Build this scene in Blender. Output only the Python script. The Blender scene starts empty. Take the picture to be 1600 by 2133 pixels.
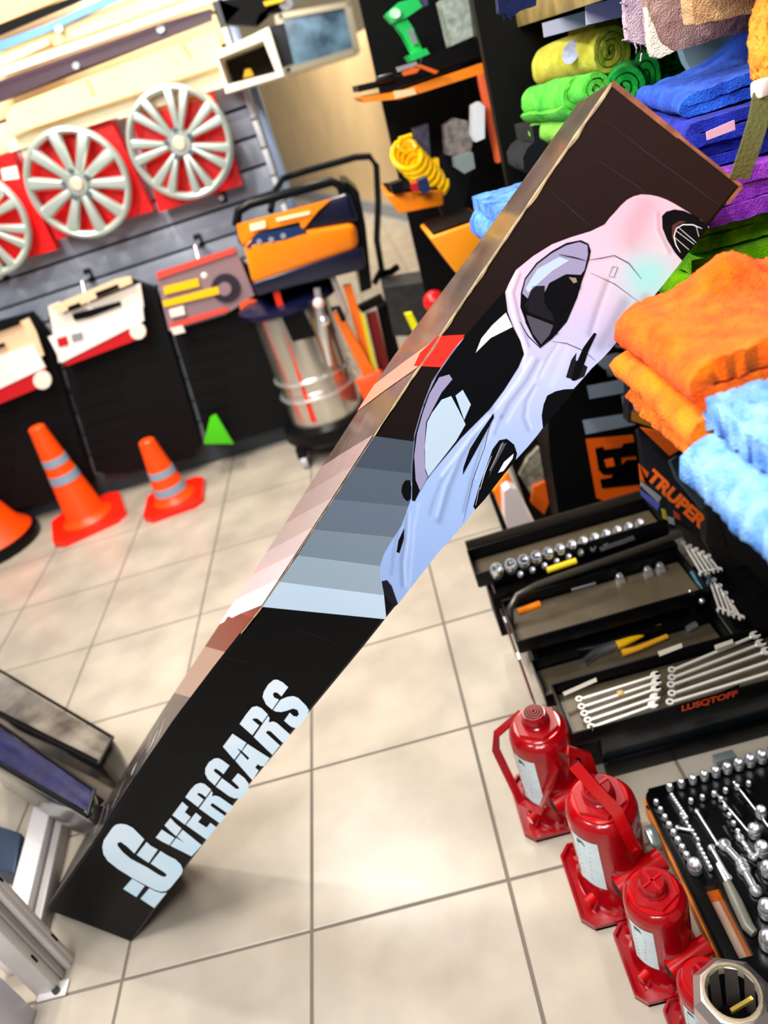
import bpy, bmesh, math, random
import numpy as np
from mathutils import Vector, Matrix, noise
from mathutils.geometry import delaunay_2d_cdt
random.seed(7)
C = bpy.context.scene.collection
PI = math.pi
# ------------------------------------------------------------------ camera, world, lights, exposure
H = 1.2909
ROLL, PITCH, YAW, FPX = -0.3252, 0.5159, -0.0753, 1541.0
F_ = Vector((math.sin(YAW)*math.cos(PITCH), math.cos(YAW)*math.cos(PITCH), -math.sin(PITCH)))
r_ = Vector((math.cos(YAW), -math.sin(YAW), 0)); u_ = r_.cross(F_)
R_ = r_*math.cos(ROLL) + u_*math.sin(ROLL); U_ = -r_*math.sin(ROLL) + u_*math.cos(ROLL)
cam = bpy.data.cameras.new('camera'); camo = bpy.data.objects.new('camera', cam); C.objects.link(camo)
M_ = Matrix((R_, U_, -F_)).transposed().to_4x4(); M_.translation = Vector((0, 0, H)); camo.matrix_world = M_
cam.sensor_fit = 'VERTICAL'; cam.sensor_height = 36; cam.lens = FPX/2133*36; cam.clip_start = .02
cam.dof.use_dof = True; cam.dof.focus_distance = 0.95; cam.dof.aperture_fstop = 3.3
bpy.context.scene.camera = camo
w = bpy.data.worlds.new('world'); bpy.context.scene.world = w; w.use_nodes = True
w.node_tree.nodes['Background'].inputs[0].default_value = (1, .98, .95, 1)
w.node_tree.nodes['Background'].inputs[1].default_value = 0.22
vs = bpy.context.scene.view_settings
vs.view_transform = 'Standard'; vs.look = 'None'; vs.gamma = 1; vs.exposure = 0.0; vs.use_curve_mapping = False
def area(name, loc, size, power, col, target=(0, 1.5, 0)):
    l = bpy.data.lights.new(name, 'AREA'); l.shape = 'RECTANGLE'; l.size, l.size_y = size; l.energy = power; l.color = col
    o = bpy.data.objects.new(name, l); C.objects.link(o); o.location = loc
    o.rotation_euler = (Vector(target)-Vector(loc)).to_track_quat('-Z', 'Y').to_euler(); return o
area('ceiling_tube_and_fill', (-.9, 1.2, 2.75), (.16, 1.2), 22, (1, .95, .88), (-.9, 1.2, 0))
area('ceiling_tube_and_fill', (-.9, 2.6, 2.75), (.16, 1.2), 60, (1, .94, .86), (-.9, 2.7, 0))
area('ceiling_tube_and_fill', (.1, -.6, 2.75), (.16, 1.2), 12, (1, .97, .92), (.2, .2, .3))
area('ceiling_tube_and_fill', (-.9, -.9, 2.75), (.16, 1.2), 20, (.9, .95, 1), (-.2, .6, .5))  # added fill behind the camera for the carton's front, no fixture known there
area('ceiling_tube_and_fill', (.3, 3.6, 2.75), (.16, 1.2), 55, (1, .93, .82), (.3, 3.6, 0))
area('ceiling_panel_and_fill', (-.3, 7.5, 2.9), (1.2, 3), 230, (1, .93, .8), (-.3, 9, .6))
area('ceiling_panel_and_fill', (-.3, -.9, 2.5), (.5, .5), 26, (1, .98, .96), (.45, 1.0, 1.0))  # unseen fill added from the camera side to lift the rear towels
area('ceiling_panel_and_fill', (-1.3, .5, 2.6), (.6, .6), 48, (1, .98, .95), (.45, 1.0, 1.05))  # soft fill added high on the left to brighten the towel shelf
def spot(name, loc, target, power, deg, col, blend=.5, rad=.03):
    l = bpy.data.lights.new(name, 'SPOT'); l.energy = power; l.spot_size = math.radians(deg); l.spot_blend = blend; l.color = col; l.shadow_soft_size = rad
    o = bpy.data.objects.new(name, l); C.objects.link(o); o.location = loc
    o.rotation_euler = (Vector(target)-Vector(loc)).to_track_quat('-Z', 'Y').to_euler(); return o
spot('track_spot_and_fill', (-.45, 1.7, 2.7), (-.6, 3.2, 1.4), 60, 80, (1, .92, .76))
spot('track_spot_and_fill', (-1.3, 1.7, 2.7), (-1.2, 3.2, 1.5), 60, 80, (1, .9, .72))
spot('track_spot_and_fill', (-1.2, 2.2, 2.7), (-.2, .8, 0), 70, 60, (1, .95, .86), .5, .07)
spot('track_spot_and_fill', (.1, .2, 2.6), (.12, .75, .1), 16, 50, (1, .93, .78), .4, .02)
spot('track_spot_and_fill', (-.45, .35, 2.6), (.38, .9, 1.0), 90, 40, (1, .97, .92), .6)  # spot added to put more light on the towel piles

# ------------------------------------------------------------------ pixel -> real point on a real plane
def ray(px, py): return R_*((px-800)/FPX) - U_*((py-1066.5)/FPX) + F_
O_ = Vector((0, 0, H))
def Pz(px, py, z): d = ray(px, py); return O_ + d*((z-H)/d.z)
def Py(px, py, y): d = ray(px, py); return O_ + d*(y/d.y)
def Ps(px, py, s): return O_ + ray(px, py)*s

# ------------------------------------------------------------------ materials
def lin(h):
    if isinstance(h, str):
        h = h.lstrip('#'); c = [int(h[i:i+2], 16)/255 for i in (0, 2, 4)]
    else: c = [x/255 for x in h]
    return tuple([x/12.92 if x <= .04045 else ((x+.055)/1.055)**2.4 for x in c]) + (1,)
MC = {}
def mat(name, col, rough=.5, metal=0, var=0, vs_=20, bump=0, bs=60, coat=0, sheen=0, emit=0, col2=None, alpha=1, trans=0, spec=.5):
    if name in MC: return MC[name]
    m = bpy.data.materials.new(name); m.use_nodes = True; nt = m.node_tree; b = nt.nodes['Principled BSDF']
    c = lin(col); b.inputs['Base Color'].default_value = c; b.inputs['Roughness'].default_value = rough
    b.inputs['Metallic'].default_value = metal; b.inputs['Coat Weight'].default_value = coat; b.inputs['Coat Roughness'].default_value = .08
    b.inputs['Specular IOR Level'].default_value = spec
    if sheen: b.inputs['Sheen Weight'].default_value = sheen; b.inputs['Sheen Roughness'].default_value = .5
    if trans: b.inputs['Transmission Weight'].default_value = trans
    if alpha < 1: b.inputs['Alpha'].default_value = alpha
    if emit: b.inputs['Emission Color'].default_value = c; b.inputs['Emission Strength'].default_value = emit
    if var or bump:
        g = nt.nodes.new('ShaderNodeNewGeometry')
        if var:
            n = nt.nodes.new('ShaderNodeTexNoise'); n.inputs['Scale'].default_value = vs_; n.inputs['Detail'].default_value = 5
            nt.links.new(g.outputs['Position'], n.inputs['Vector'])
            r = nt.nodes.new('ShaderNodeValToRGB'); r.color_ramp.elements[0].position = .32; r.color_ramp.elements[1].position = .68
            c2 = lin(col2) if col2 else tuple([x*(1-var) for x in c[:3]]) + (1,)
            r.color_ramp.elements[0].color = c2; r.color_ramp.elements[1].color = tuple([min(1, x*(1+var*.4)) for x in c[:3]]) + (1,)
            nt.links.new(n.outputs[0], r.inputs[0]); nt.links.new(r.outputs[0], b.inputs['Base Color'])
        if bump:
            n = nt.nodes.new('ShaderNodeTexNoise'); n.inputs['Scale'].default_value = bs; n.inputs['Detail'].default_value = 3
            nt.links.new(g.outputs['Position'], n.inputs['Vector'])
            bp = nt.nodes.new('ShaderNodeBump'); bp.inputs['Strength'].default_value = min(1, bump); bp.inputs['Distance'].default_value = .004
            nt.links.new(n.outputs[0], bp.inputs['Height']); nt.links.new(bp.outputs[0], b.inputs['Normal'])
    MC[name] = m; return m
def vcmat(name, rough=.3, coat=0, bump=0):
    m = bpy.data.materials.new(name); m.use_nodes = True; nt = m.node_tree; b = nt.nodes['Principled BSDF']
    a = nt.nodes.new('ShaderNodeVertexColor'); a.layer_name = 'Col'; nt.links.new(a.outputs[0], b.inputs['Base Color'])
    b.inputs['Roughness'].default_value = rough; b.inputs['Coat Weight'].default_value = coat; return m
black = mat('black_plastic', '08090b', .35, spec=.2); blackm = mat('matt_black', '050506', .6, spec=.12); steel = mat('brushed_steel', 'c9ccd0', .28, 1)
chrome = mat('chrome', 'f4f6fa', .2, .85); cwr = mat('satin_chrome', 'e8e6e0', .38, .45); white = mat('white_paint', 'd9d8dc', .45, var=.06); orange = mat('orange_plastic', 'ff8a00', .35)
cream = mat('cream_card', 'ffe7a8', .6, var=.08, vs_=8); redc = mat('red_card', 'ee0a0a', .4); grey = mat('grey_plastic', '8e9096', .5)
yellow = mat('yellow_plastic', 'ffc400', .4); darkwood = mat('shelf_wood', 'b09060', .5, var=.35, vs_=25)

# ------------------------------------------------------------------ mesh builders
class MB:
    def __init__(s): s.bm = bmesh.new()
    def box(s, c, d, rz=0, bev=0, rot=None):
        t = bmesh.new(); bmesh.ops.create_cube(t, size=1)
        for v in t.verts: v.co = Vector((v.co.x*d[0], v.co.y*d[1], v.co.z*d[2]))
        if bev: bmesh.ops.bevel(t, geom=t.edges[:], offset=bev, segments=2, affect='EDGES', profile=.5)
        m = (rot.to_4x4() if rot else Matrix.Rotation(rz, 4, 'Z')); m = Matrix.Translation(Vector(c)) @ m
        bmesh.ops.transform(t, matrix=m, verts=t.verts); s.add(t); return s
    def add(s, t):
        me = bpy.data.meshes.new('t'); t.to_mesh(me); t.free(); s.bm.from_mesh(me); bpy.data.meshes.remove(me)
    def cyl(s, a, b, r, r2=None, n=20, caps=True):
        a, b = Vector(a), Vector(b); r2 = r if r2 is None else r2; t = bmesh.new()
        bmesh.ops.create_cone(t, cap_ends=caps, segments=n, radius1=r, radius2=r2, depth=(b-a).length)
        q = (b-a).to_track_quat('Z', 'Y').to_matrix().to_4x4()
        bmesh.ops.transform(t, matrix=Matrix.Translation((a+b)/2) @ q, verts=t.verts); s.add(t); return s
    def sph(s, c, r, sc=(1, 1, 1), n=12):
        t = bmesh.new(); bmesh.ops.create_uvsphere(t, u_segments=n*2, v_segments=n, radius=r)
        for v in t.verts: v.co = Vector((v.co.x*sc[0]+c[0], v.co.y*sc[1]+c[1], v.co.z*sc[2]+c[2]))
        s.add(t); return s
    def tube(s, pts, r, n=10, flat=None, up=Vector((0, 0, 1))):
        pts = [Vector(p) for p in pts]; rings = []
        for i, p in enumerate(pts):
            d = (pts[min(i+1, len(pts)-1)]-pts[max(i-1, 0)]).normalized()
            x = d.cross(up); x = x.normalized() if x.length > 1e-4 else d.orthogonal().normalized(); y = d.cross(x).normalized()
            rr = r[i] if isinstance(r, (list, tuple)) else r; ring = []
            for k in range(n):
                a = 2*PI*(k+.5)/n
                if flat: cx, cy = flat[0]*(1 if math.cos(a) > 0 else -1), flat[1]*(1 if math.sin(a) > 0 else -1)
                else: cx, cy = rr*math.cos(a), rr*math.sin(a)
                ring.append(s.bm.verts.new(p + x*cx + y*cy))
            rings.append(ring)
        for a, b in zip(rings, rings[1:]):
            for k in range(n): s.bm.faces.new((a[k], a[(k+1) % n], b[(k+1) % n], b[k]))
        s.bm.faces.new(rings[0][::-1]); s.bm.faces.new(rings[-1]); return s
    def lathe(s, prof, c=(0, 0, 0), n=28, caps=True):
        c = Vector(c); rings = []
        for r, z in prof:
            rings.append([s.bm.verts.new(c + Vector((r*math.cos(2*PI*k/n), r*math.sin(2*PI*k/n), z))) for k in range(n)] if r > 1e-6 else [s.bm.verts.new(c + Vector((0, 0, z)))])
        for a, b in zip(rings, rings[1:]):
            for k in range(n):
                k2 = (k+1) % n
                if len(a) == 1 and len(b) > 1: s.bm.faces.new((a[0], b[k2], b[k]))
                elif len(b) == 1 and len(a) > 1: s.bm.faces.new((a[k], a[k2], b[0]))
                elif len(a) > 1: s.bm.faces.new((a[k], a[k2], b[k2], b[k]))
        if caps and len(rings[0]) > 1: s.bm.faces.new(rings[0][::-1])
        if caps and len(rings[-1]) > 1: s.bm.faces.new(rings[-1])
        return s
    def prism(s, pts, ext):           # polygon of 3-D points pushed along ext
        ext = Vector(ext); a = [s.bm.verts.new(Vector(p)) for p in pts]; b = [s.bm.verts.new(Vector(p)+ext) for p in pts]; n = len(a)
        f1 = s.bm.faces.new(a); f2 = s.bm.faces.new(b[::-1])
        for k in range(n): s.bm.faces.new((a[k], b[k], b[(k+1) % n], a[(k+1) % n]))
        bmesh.ops.triangulate(s.bm, faces=[f1, f2]); return s
    def hexa(s, q1, q2, bev=0):       # two quads (lists of 4 points)
        t = bmesh.new(); a = [t.verts.new(Vector(p)) for p in q1]; b = [t.verts.new(Vector(p)) for p in q2]
        t.faces.new(a); t.faces.new(b[::-1])
        for k in range(4): t.faces.new((a[k], b[k], b[(k+1) % 4], a[(k+1) % 4]))
        if bev: bmesh.ops.bevel(t, geom=t.edges[:], offset=bev, segments=3, affect='EDGES', profile=.5)
        s.add(t); return s
    def move(s, m): bmesh.ops.transform(s.bm, matrix=m, verts=s.bm.verts); return s
    def build(s, name, m, parent=None, smooth=True, loc=None, ang=35):
        bmesh.ops.recalc_face_normals(s.bm, faces=s.bm.faces)
        for f in s.bm.faces: f.smooth = smooth
        if smooth:
            for e in s.bm.edges:
                if len(e.link_faces) == 2 and e.calc_face_angle(0) > math.radians(ang): e.smooth = False
        me = bpy.data.meshes.new(name); s.bm.to_mesh(me); s.bm.free(); me.materials.append(m)
        o = bpy.data.objects.new(name, me); C.objects.link(o)
        if parent:
            o.parent = parent; pm = wmat(parent); me.transform(pm.inverted())
        elif loc is not None:
            me.transform(Matrix.Translation(-Vector(loc))); o.location = loc
        return o
def wmat(o):
    m = o.matrix_basis.copy(); p = o.parent
    while p: m = p.matrix_basis @ m; p = p.parent
    return m
def tag(o, label=None, cat=None, group=None, kind=None):
    if label: o['label'] = label
    if cat: o['category'] = cat
    if group: o['group'] = group
    if kind: o['kind'] = kind
    return o
def empty(name, loc, label, cat, group=None, rz=0):
    o = bpy.data.objects.new(name, None); C.objects.link(o); o.location = loc; o.rotation_euler = (0, 0, rz)
    o.empty_display_size = .05; return tag(o, label, cat, group)
def copy_tree(o, parent=None):
    c = o.copy(); C.objects.link(c); c.parent = parent
    for ch in [x for x in C.objects if x.parent == o]: copy_tree(ch, c)
    return c
def slab(poly, y, depth=.02):
    P = [Py(a, b, y) for a, b in poly]
    for p in P: p.z = max(p.z, .002)
    return MB().prism(P, (0, depth, 0))
def circ(cx, cy, r, n=24, ry=None): return [(cx+r*math.cos(2*PI*k/n), cy+(ry or r)*math.sin(2*PI*k/n)) for k in range(n)]
def text_mesh(s, p0, px_, py_, off=0.0, bold=.02):
    """flat lettering: p0 start of the baseline, px_ vector of the whole line, py_ vector of the capital height"""
    cu = bpy.data.curves.new('t', 'FONT'); cu.body = s; cu.size = 1; cu.offset = bold; cu.extrude = 0
    o = bpy.data.objects.new('t', cu); C.objects.link(o); dg = bpy.context.evaluated_depsgraph_get(); me = bpy.data.meshes.new_from_object(o.evaluated_get(dg))
    bpy.data.objects.remove(o); xs = [v.co.x for v in me.vertices]; ys = [v.co.y for v in me.vertices]
    x0, x1, y0, y1 = min(xs), max(xs), min(ys), max(ys); mb = MB(); n = px_.cross(py_).normalized()*off
    for v in me.vertices: v.co = p0 + px_*((v.co.x-x0)/(x1-x0)) + py_*((v.co.y-y0)/(y1-y0)) + n
    mb.bm.from_mesh(me); bpy.data.meshes.remove(me); return mb

# ================================================================== SETTING
floor = bpy.data.objects.new('floor', None)
gr = MB().box((-.6, 7.5, -.012), (9, 17, .02)).build('floor', mat('grout', '6f675d', .8)); tag(gr, kind='structure')
gr.location = (0, 0, 0)
tm = mat('tile_glaze', 'b7ac9d', .3, var=.22, vs_=6, bump=.05, bs=300, spec=.5)
TS = .38; TX0 = -.4419; TY0 = .828
tb = MB().box((0, 0, 0), (TS-.006, TS-.006, .012), bev=.0015)
t0 = tb.build('tile', tm, smooth=False); me0 = t0.data; bpy.data.objects.remove(t0)
for i in range(-6, 5):
    for j in range(-3, 12):
        t = bpy.data.objects.new('tile', me0); C.objects.link(t); t.parent = gr
        t.location = (TX0+(i+.5)*TS, TY0+(j+.5)*TS, -.006+random.uniform(-.0004, .0002))
far = MB()
for i in range(-11, 11):
    for j in range(-3, 31):
        if -6 <= i < 5 and j < 12: continue
        far.box((TX0+(i+.5)*TS, TY0+(j+.5)*TS, -.006), (TS-.006, TS-.006, .012))
fo = far.build('distant_tiles', tm, gr, False); fo['kind'] = 'stuff'
# slat wall
WY = 3.2; WXR = -.243; WXL = -2.6
wall = MB().box(((WXL+WXR)/2, WY+.06, 1.25), (WXR-WXL, .04, 2.5)).build('wall_back', mat('slatwall_groove', '4a4c52', .7)); tag(wall, kind='structure')
sg = mat('slat_grey', 'a3abbb', .4, var=.1, vs_=3); sc_ = mat('slat_cream', 'f6e2b4', .5, var=.06, vs_=5)
z = .10
while z < 2.4:
    MB().box(((WXL+WXR)/2, WY+.02, z+.046), (WXR-WXL, .04, .092), bev=.004).build('slat', sg if z < 1.38 else sc_, wall)
    z += .102
for k in range(14): MB().box((WXR+.012, WY+.03, .2+k*.102), (.022, .07, .094), bev=.003).build('edge_cap', mat('edge_white', 'dfe3ea', .4), wall)
MB().box((WXR+.045, WY+.03, 1.0), (.03, .06, 2.0), bev=.004).build('corner_post', mat('blue_grey_metal', '8fa0bd', .35, .3), wall)
bb = MB().box(((WXL+WXR)/2, WY-.01, .05), (WXR-WXL, .02, .1), bev=.003).build('baseboard_back', mat('skirting', '39424a', .5)); tag(bb, kind='structure')
# oblique stone-clad partition beyond, with grey skirting
pa, pb = Vector((1.05, 5.7, 0)), Vector((-1.7, 17.0, 0)); pd = (pb-pa).normalized(); pn = Vector((-pd.y, pd.x, 0))
def part_box(z0, z1, th, a=pa, b=pb, off=0):
    o = pn*(-off); return MB().hexa([a+o+Vector((0, 0, z0)), b+o+Vector((0, 0, z0)), b+o+pn*(-th)+Vector((0, 0, z0)), a+o+pn*(-th)+Vector((0, 0, z0))],
                                   [a+o+Vector((0, 0, z1)), b+o+Vector((0, 0, z1)), b+o+pn*(-th)+Vector((0, 0, z1)), a+o+pn*(-th)+Vector((0, 0, z1))])
pw = part_box(0, 1.62, .25).build('wall_far', mat('beige_stone', 'd9bb8c', .3, var=.12, vs_=2.5), smooth=False); tag(pw, kind='structure')
bq = part_box(0, .13, .02, off=-.02).build('baseboard_far', mat('grey_skirt', '8c9099', .4), smooth=False); tag(bq, kind='structure')
wf = MB().box((0, 19.5, 1.5), (14, .1, 3)).build('wall_rear', mat('far_wall', 'e8d4ac', .6, var=.08, vs_=1), smooth=False); tag(wf, kind='structure')

# display case on the partition
dc = empty('display_case', Py(670, 110, 6.8), 'dark glass display case with grey frame, high beyond the vacuum cleaner', 'display case')
slab([(585, 35), (715, 12), (740, 105), (598, 150)], 6.8, .5).build('body', mat('case_dark', '1a2a3a', .15, var=.7, vs_=6, col2='5a7890'), dc)
for q in ([(580, 28), (728, 2), (731, 14), (582, 40)], [(594, 142), (742, 98), (748, 112), (598, 156)], [(716, 8), (730, 6), (752, 108), (738, 110)], [(572, 32), (588, 28), (606, 150), (592, 154)]):
    slab(q, 6.78, .54).build('frame_bar', mat('case_frame', '8d8675', .4, .3), dc)

# ================================================================== HUNG ON THE SLAT WALL
def bar(name, p1, p2, w, y, m, label, cat, depth=.03, group=None, cap=0):
    a, b = Vector(p1), Vector(p2); d = (b-a).normalized(); n = Vector((-d.y, d.x))*w/2
    o = slab([tuple(a+n), tuple(b+n), tuple(b-n), tuple(a-n)], y, depth).build(name, m, loc=Py(*((a+b)/2), y)); return tag(o, label, cat, group)
rail = bar('display_rail', (-60, 172), (462, -12), 15, WY-.2, mat('white_rail', 'f4f2f6', .3), 'white metal rail running across the top left above the wheel covers', 'rail')
def pack(name, pts, y, m, label, cat, holes=(), depth=.03, hm=None):
    c = Py(pts[0][0], pts[0][1], y); o = empty(name, c, label, cat)
    slab(pts, y, depth).build('sleeve', m, o)
    for a, b, r in holes: slab(circ(a, b, r), y-.012, .012).build('rivet', hm or steel, o)
    return o
pack('long_carton', [(-40, 135), (100, 78), (102, 92), (-40, 158)], WY-.14, cream, 'slim cream long carton at the far upper left, above the blue bar', 'carton')
pack('blue_bar', [(-40, 122), (110, 62), (280, -15), (240, -15), (95, 52), (-40, 100)], WY-.12, mat('blue_alu', '5f8fd0', .3, .4), 'long blue bar lying under the slim carton at upper left', 'bar', [(122, 60, 8)])
pack('black_bar', [(-40, 88), (195, -12), (165, -12), (-40, 66)], WY-.1, blackm, 'thin black bar, topmost at the left edge of the slat wall', 'bar')
pack('tan_carton', [(-40, 66), (150, -12), (-40, -12)], WY-.06, mat('tan_card', 'e6b57c', .6), 'tan cardboard pack in the top left corner above the black bar', 'carton')
pack('cream_carton', [(5, 132), (400, -5), (440, -12), (300, -12), (0, 105)], WY-.1, cream, 'cream carton strip between the blue bar and the white rail', 'carton')
pack('purple_bar', [(-40, 228), (150, 150), (440, 42), (440, 18), (330, 50), (140, 118), (-40, 182)], WY-.13, mat('plum_metal', '54404f', .35), 'dark plum roof bar with round bolts below the white rail', 'bar', [(158, 137, 8), (334, 60, 9)])
cp = pack('long_box', [(12, 236), (30, 218), (450, 62), (470, 132), (20, 282)], WY-.16, cream, 'large cream long box hanging under the plum bar', 'box')
for q in ([(176, 168), (184, 164), (200, 196), (192, 200)], [(374, 92), (382, 89), (402, 118), (394, 121)]): slab(q, WY-.162, .004).build('slot_mark', mat('peach_mark', 'f0a878', .6), cp)
pack('lower_carton', [(14, 290), (470, 138), (478, 178), (430, 182), (20, 318)], WY-.12, mat('pale_card', 'f8ecc4', .5), 'pale carton edge just above the wheel covers', 'carton')
# white wall shelf box right of the cartons
wb = empty('shelf_box', Py(515, 130, 3.0), 'white open-fronted shelf box holding a yellow item, right of the cream boxes', 'shelf box')
fr = [(448, 110), (560, 55), (592, 158), (470, 195)]; inn = [(455, 122), (548, 84), (574, 150), (474, 176)]
for k in range(4): slab([fr[k], fr[(k+1) % 4], inn[(k+1) % 4], inn[k]], 2.9, .3).build('panel', mat('warm_white', 'f1e8d6', .4), wb)
slab(inn, 3.15, .01).build('back_board', mat('dark_inside', '2c2219', .7, var=.5, vs_=20), wb)
yl = MB().hexa([Py(506, 164, 3.0), Py(530, 158, 3.0), Py(530, 158, 3.06), Py(506, 164, 3.06)], [Py(510, 144, 3.0), Py(522, 142, 3.0), Py(522, 142, 3.06), Py(510, 144, 3.06)], .004).build('small_carton', yellow)
tag(yl, 'tiny yellow item inside the white shelf box', 'item')
bt = empty('power_tool', Py(520, 20, 3.05), 'black and grey power tool at the top edge, above the white shelf box', 'tool')
slab([(455, 0), (600, -10), (585, 22), (540, 30), (530, 55), (470, 50), (500, 18), (462, 12)], 3.0, .08).build('housing', blackm, bt)
slab([(556, 56), (592, 48), (612, 132), (585, 142)], 3.05, .05).build('tray', mat('smoke_grey', '141820', .3), bt)
slab(circ(596, 8, 14), 2.97, .03).build('wheel', grey, bt); slab([(548, 4), (590, -6), (592, 2), (552, 12)], 2.96, .03).build('trim', yellow, bt)

# ---- wheel covers on red cards
def wheel_cover(cx, cy, rx, spokes, paired, label, tilt=-.32):
    ctr = Py(cx, cy, WY-.14); r = rx
    o = empty('wheel_cover', ctr, label, 'wheel cover', 'silver wheel covers on red cards')
    sil = mat('silver_plastic', 'c3cec6', .28, .55); dk = mat('spoke_shadow', '6d766f', .4, .4)
    def loc(a, rr, dy=0): return ctr + Vector((math.cos(a)*rr, dy, math.sin(a)*rr))
    mb = MB(); n = 56
    prof = [(r*.985, .0), (r, -.012), (r*.97, -.026), (r*.92, -.03), (r*.87, -.022), (r*.85, -.004)]
    rings = [[mb.bm.verts.new(loc(2*PI*k/n, a, b)) for k in range(n)] for a, b in prof]
    for A, B in zip(rings, rings[1:]):
        for k in range(n): mb.bm.faces.new((A[k], A[(k+1) % n], B[(k+1) % n], B[k]))
    mb.build('rim', sil, o)
    for k in range(spokes):
        base = 2*PI*k/spokes + .35
        for da in ((-.17, .17) if paired else (0,)):
            a = base+da; wa = (.026 if paired else .026)*r/.118; wb_ = (.012 if paired else .014)*r/.118
            p0, p1 = loc(a*1 if not paired else base+da*.6, r*.22, -.012), loc(a, r*.9, -.014)
            t = Vector((-math.sin(a), 0, math.cos(a))); wi, wo = wb_*.7, (wa*.62)
            if paired: wi, wo = wb_*.5, wb_*1.05
            up = Vector((0, -.014, 0))
            MB().hexa([p0-t*wi, p0+t*wi, p1+t*wo, p1-t*wo], [p0-t*wi*.55+up, p0+t*wi*.55+up, p1+t*wo*.6+up, p1-t*wo*.6+up], .0012).build('spoke', sil, o)
    MB().cyl(loc(0, 0, -.006), loc(0, 0, -.03), r*.27, r*.2, 28).build('hub', mat('hub_silver', 'aab0a8', .35, .5), o)
    MB().cyl(loc(0, 0, -.03), loc(0, 0, -.037), r*.13, r*.1, 24).build('centre_cap', mat('cap_cream', 'd8d0bc', .3, .3), o)
    for k in range(5):
        a = 2*PI*k/5+.3; MB().cyl(loc(a, r*.24, -.022), loc(a, r*.24, -.034), r*.05, n=12).build('lug_nut', mat('lug_blue', '8fa0b4', .2, .8), o)
    return o
def red_card(q, label):
    o = empty('backing_card', Py(*q[0], WY-.06), label, 'card', 'red cards behind the wheel covers')
    slab(q, WY-.1, .07).build('card', redc, o); return o
rc = red_card([(268, 225), (435, 168), (505, 385), (332, 442)], 'red card behind the rightmost silver wheel cover')
slab([(258, 232), (440, 192), (442, 204), (262, 250)], WY-.104, .004).build('orange_band', mat('or_band', 'ff6a20', .5), rc)
rc = red_card([(40, 318), (225, 238), (318, 440), (118, 500)], 'red card behind the middle silver wheel cover')
slab([(40, 305), (72, 295), (78, 330), (52, 336)], WY-.104, .004).build('white_patch', mat('lb', 'f6efe0', .5), rc)
rc = red_card([(-60, 345), (22, 318), (118, 520), (30, 545), (-60, 560)], 'red card behind the wheel cover cut by the left edge')
slab([(2, 352), (34, 345), (40, 372), (6, 376)], WY-.104, .004).build('white_patch', MC['lb'], rc)
wheel_cover(377, 298, .192, 7, True, 'silver wheel cover with paired split spokes, rightmost of the row')
wheel_cover(165, 382, .192, 10, False, 'silver wheel cover with ten straight spokes, middle of the row')
wheel_cover(-44, 468, .192, 7, True, 'silver wheel cover cut off by the left edge')
# hooks
def hook(px, py, label, L=.12, big=True):
    p = Py(px, py, WY); o = empty('display_hook', p, label, 'hook', 'hooks on the slat wall')
    MB().box(p+Vector((0, -.006, .0)), (.03, .012, .05), bev=.003).build('bracket', black, o)
    MB().tube([p, p+Vector((0, -L*.6, -.01)), p+Vector((0, -L*.75, -.05 if big else -.01)), p+Vector((0, -L*.8, -.10 if big else 0))], .010 if big else .005).build('prong', chrome, o)
    MB().sph(p+Vector((0, -L*.8, -.11 if big else .0)), .016 if big else .012).build('tip', mat('tip_white', 'f2f2f2', .3), o); return o
hook(186, 572, 'chrome hook holding the middle black mat set', .2); hook(414, 500, 'chrome hook holding the grey and yellow mat card', .2)
hook(463, 408, 'white tipped hook just right of the lowest red card', .06, False); hook(8, 570, 'white tipped hook at the left edge under the wheel cover', .06, False)
# ---- mat sets
rub = mat('ribbed_rubber', '0d0d0f', .6, bump=.25, bs=120, spec=.15)
def mat_set(outline, y, label, kind):
    o = empty('car_mat_set', Py(*outline[0], y), label, 'car mat set')
    slab(outline, y, .06).build('rubber_mat', rub, o)
    k = [Vector(p) for p in outline]; c = sum(k, Vector((0, 0)))/len(k)
    for i in range(7):                        # raised ribs
        f = .28+.1*i; a = k[0].lerp(k[-1], f); b = k[1].lerp(k[-2], f)
        a = a.lerp(b, .1); b = b.lerp(a, .12); slab([tuple(a), tuple(b), (b.x+2, b.y+6), (a.x+2, a.y+6)], y-.006, .008).build('rib', rub, o)
    return o
m1 = mat_set([(-70, 690), (60, 655), (96, 700), (192, 1010), (170, 1028), (30, 1062), (-70, 1090)], 3.10, 'black car mat set at the left edge with white and red card', 1)
m2 = mat_set([(100, 660), (265, 585), (322, 604), (418, 925), (404, 952), (270, 985), (200, 985)], 3.10, 'black car mat set in the middle with white and red card and tan tabs', 2)
m3 = mat_set([(332, 600), (500, 545), (556, 592), (618, 850), (590, 890), (470, 925), (432, 920)], 3.10, 'black car mat set nearest the vacuum cleaner with grey and yellow card', 3)
wc = mat('card_white', 'f4e8dc', .5); peach = mat('card_peach', 'f6cfa8', .5)
def cards(o, d):
    for nm, q, m, y in d: slab(q, y, .006).build(nm, m, o)
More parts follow.
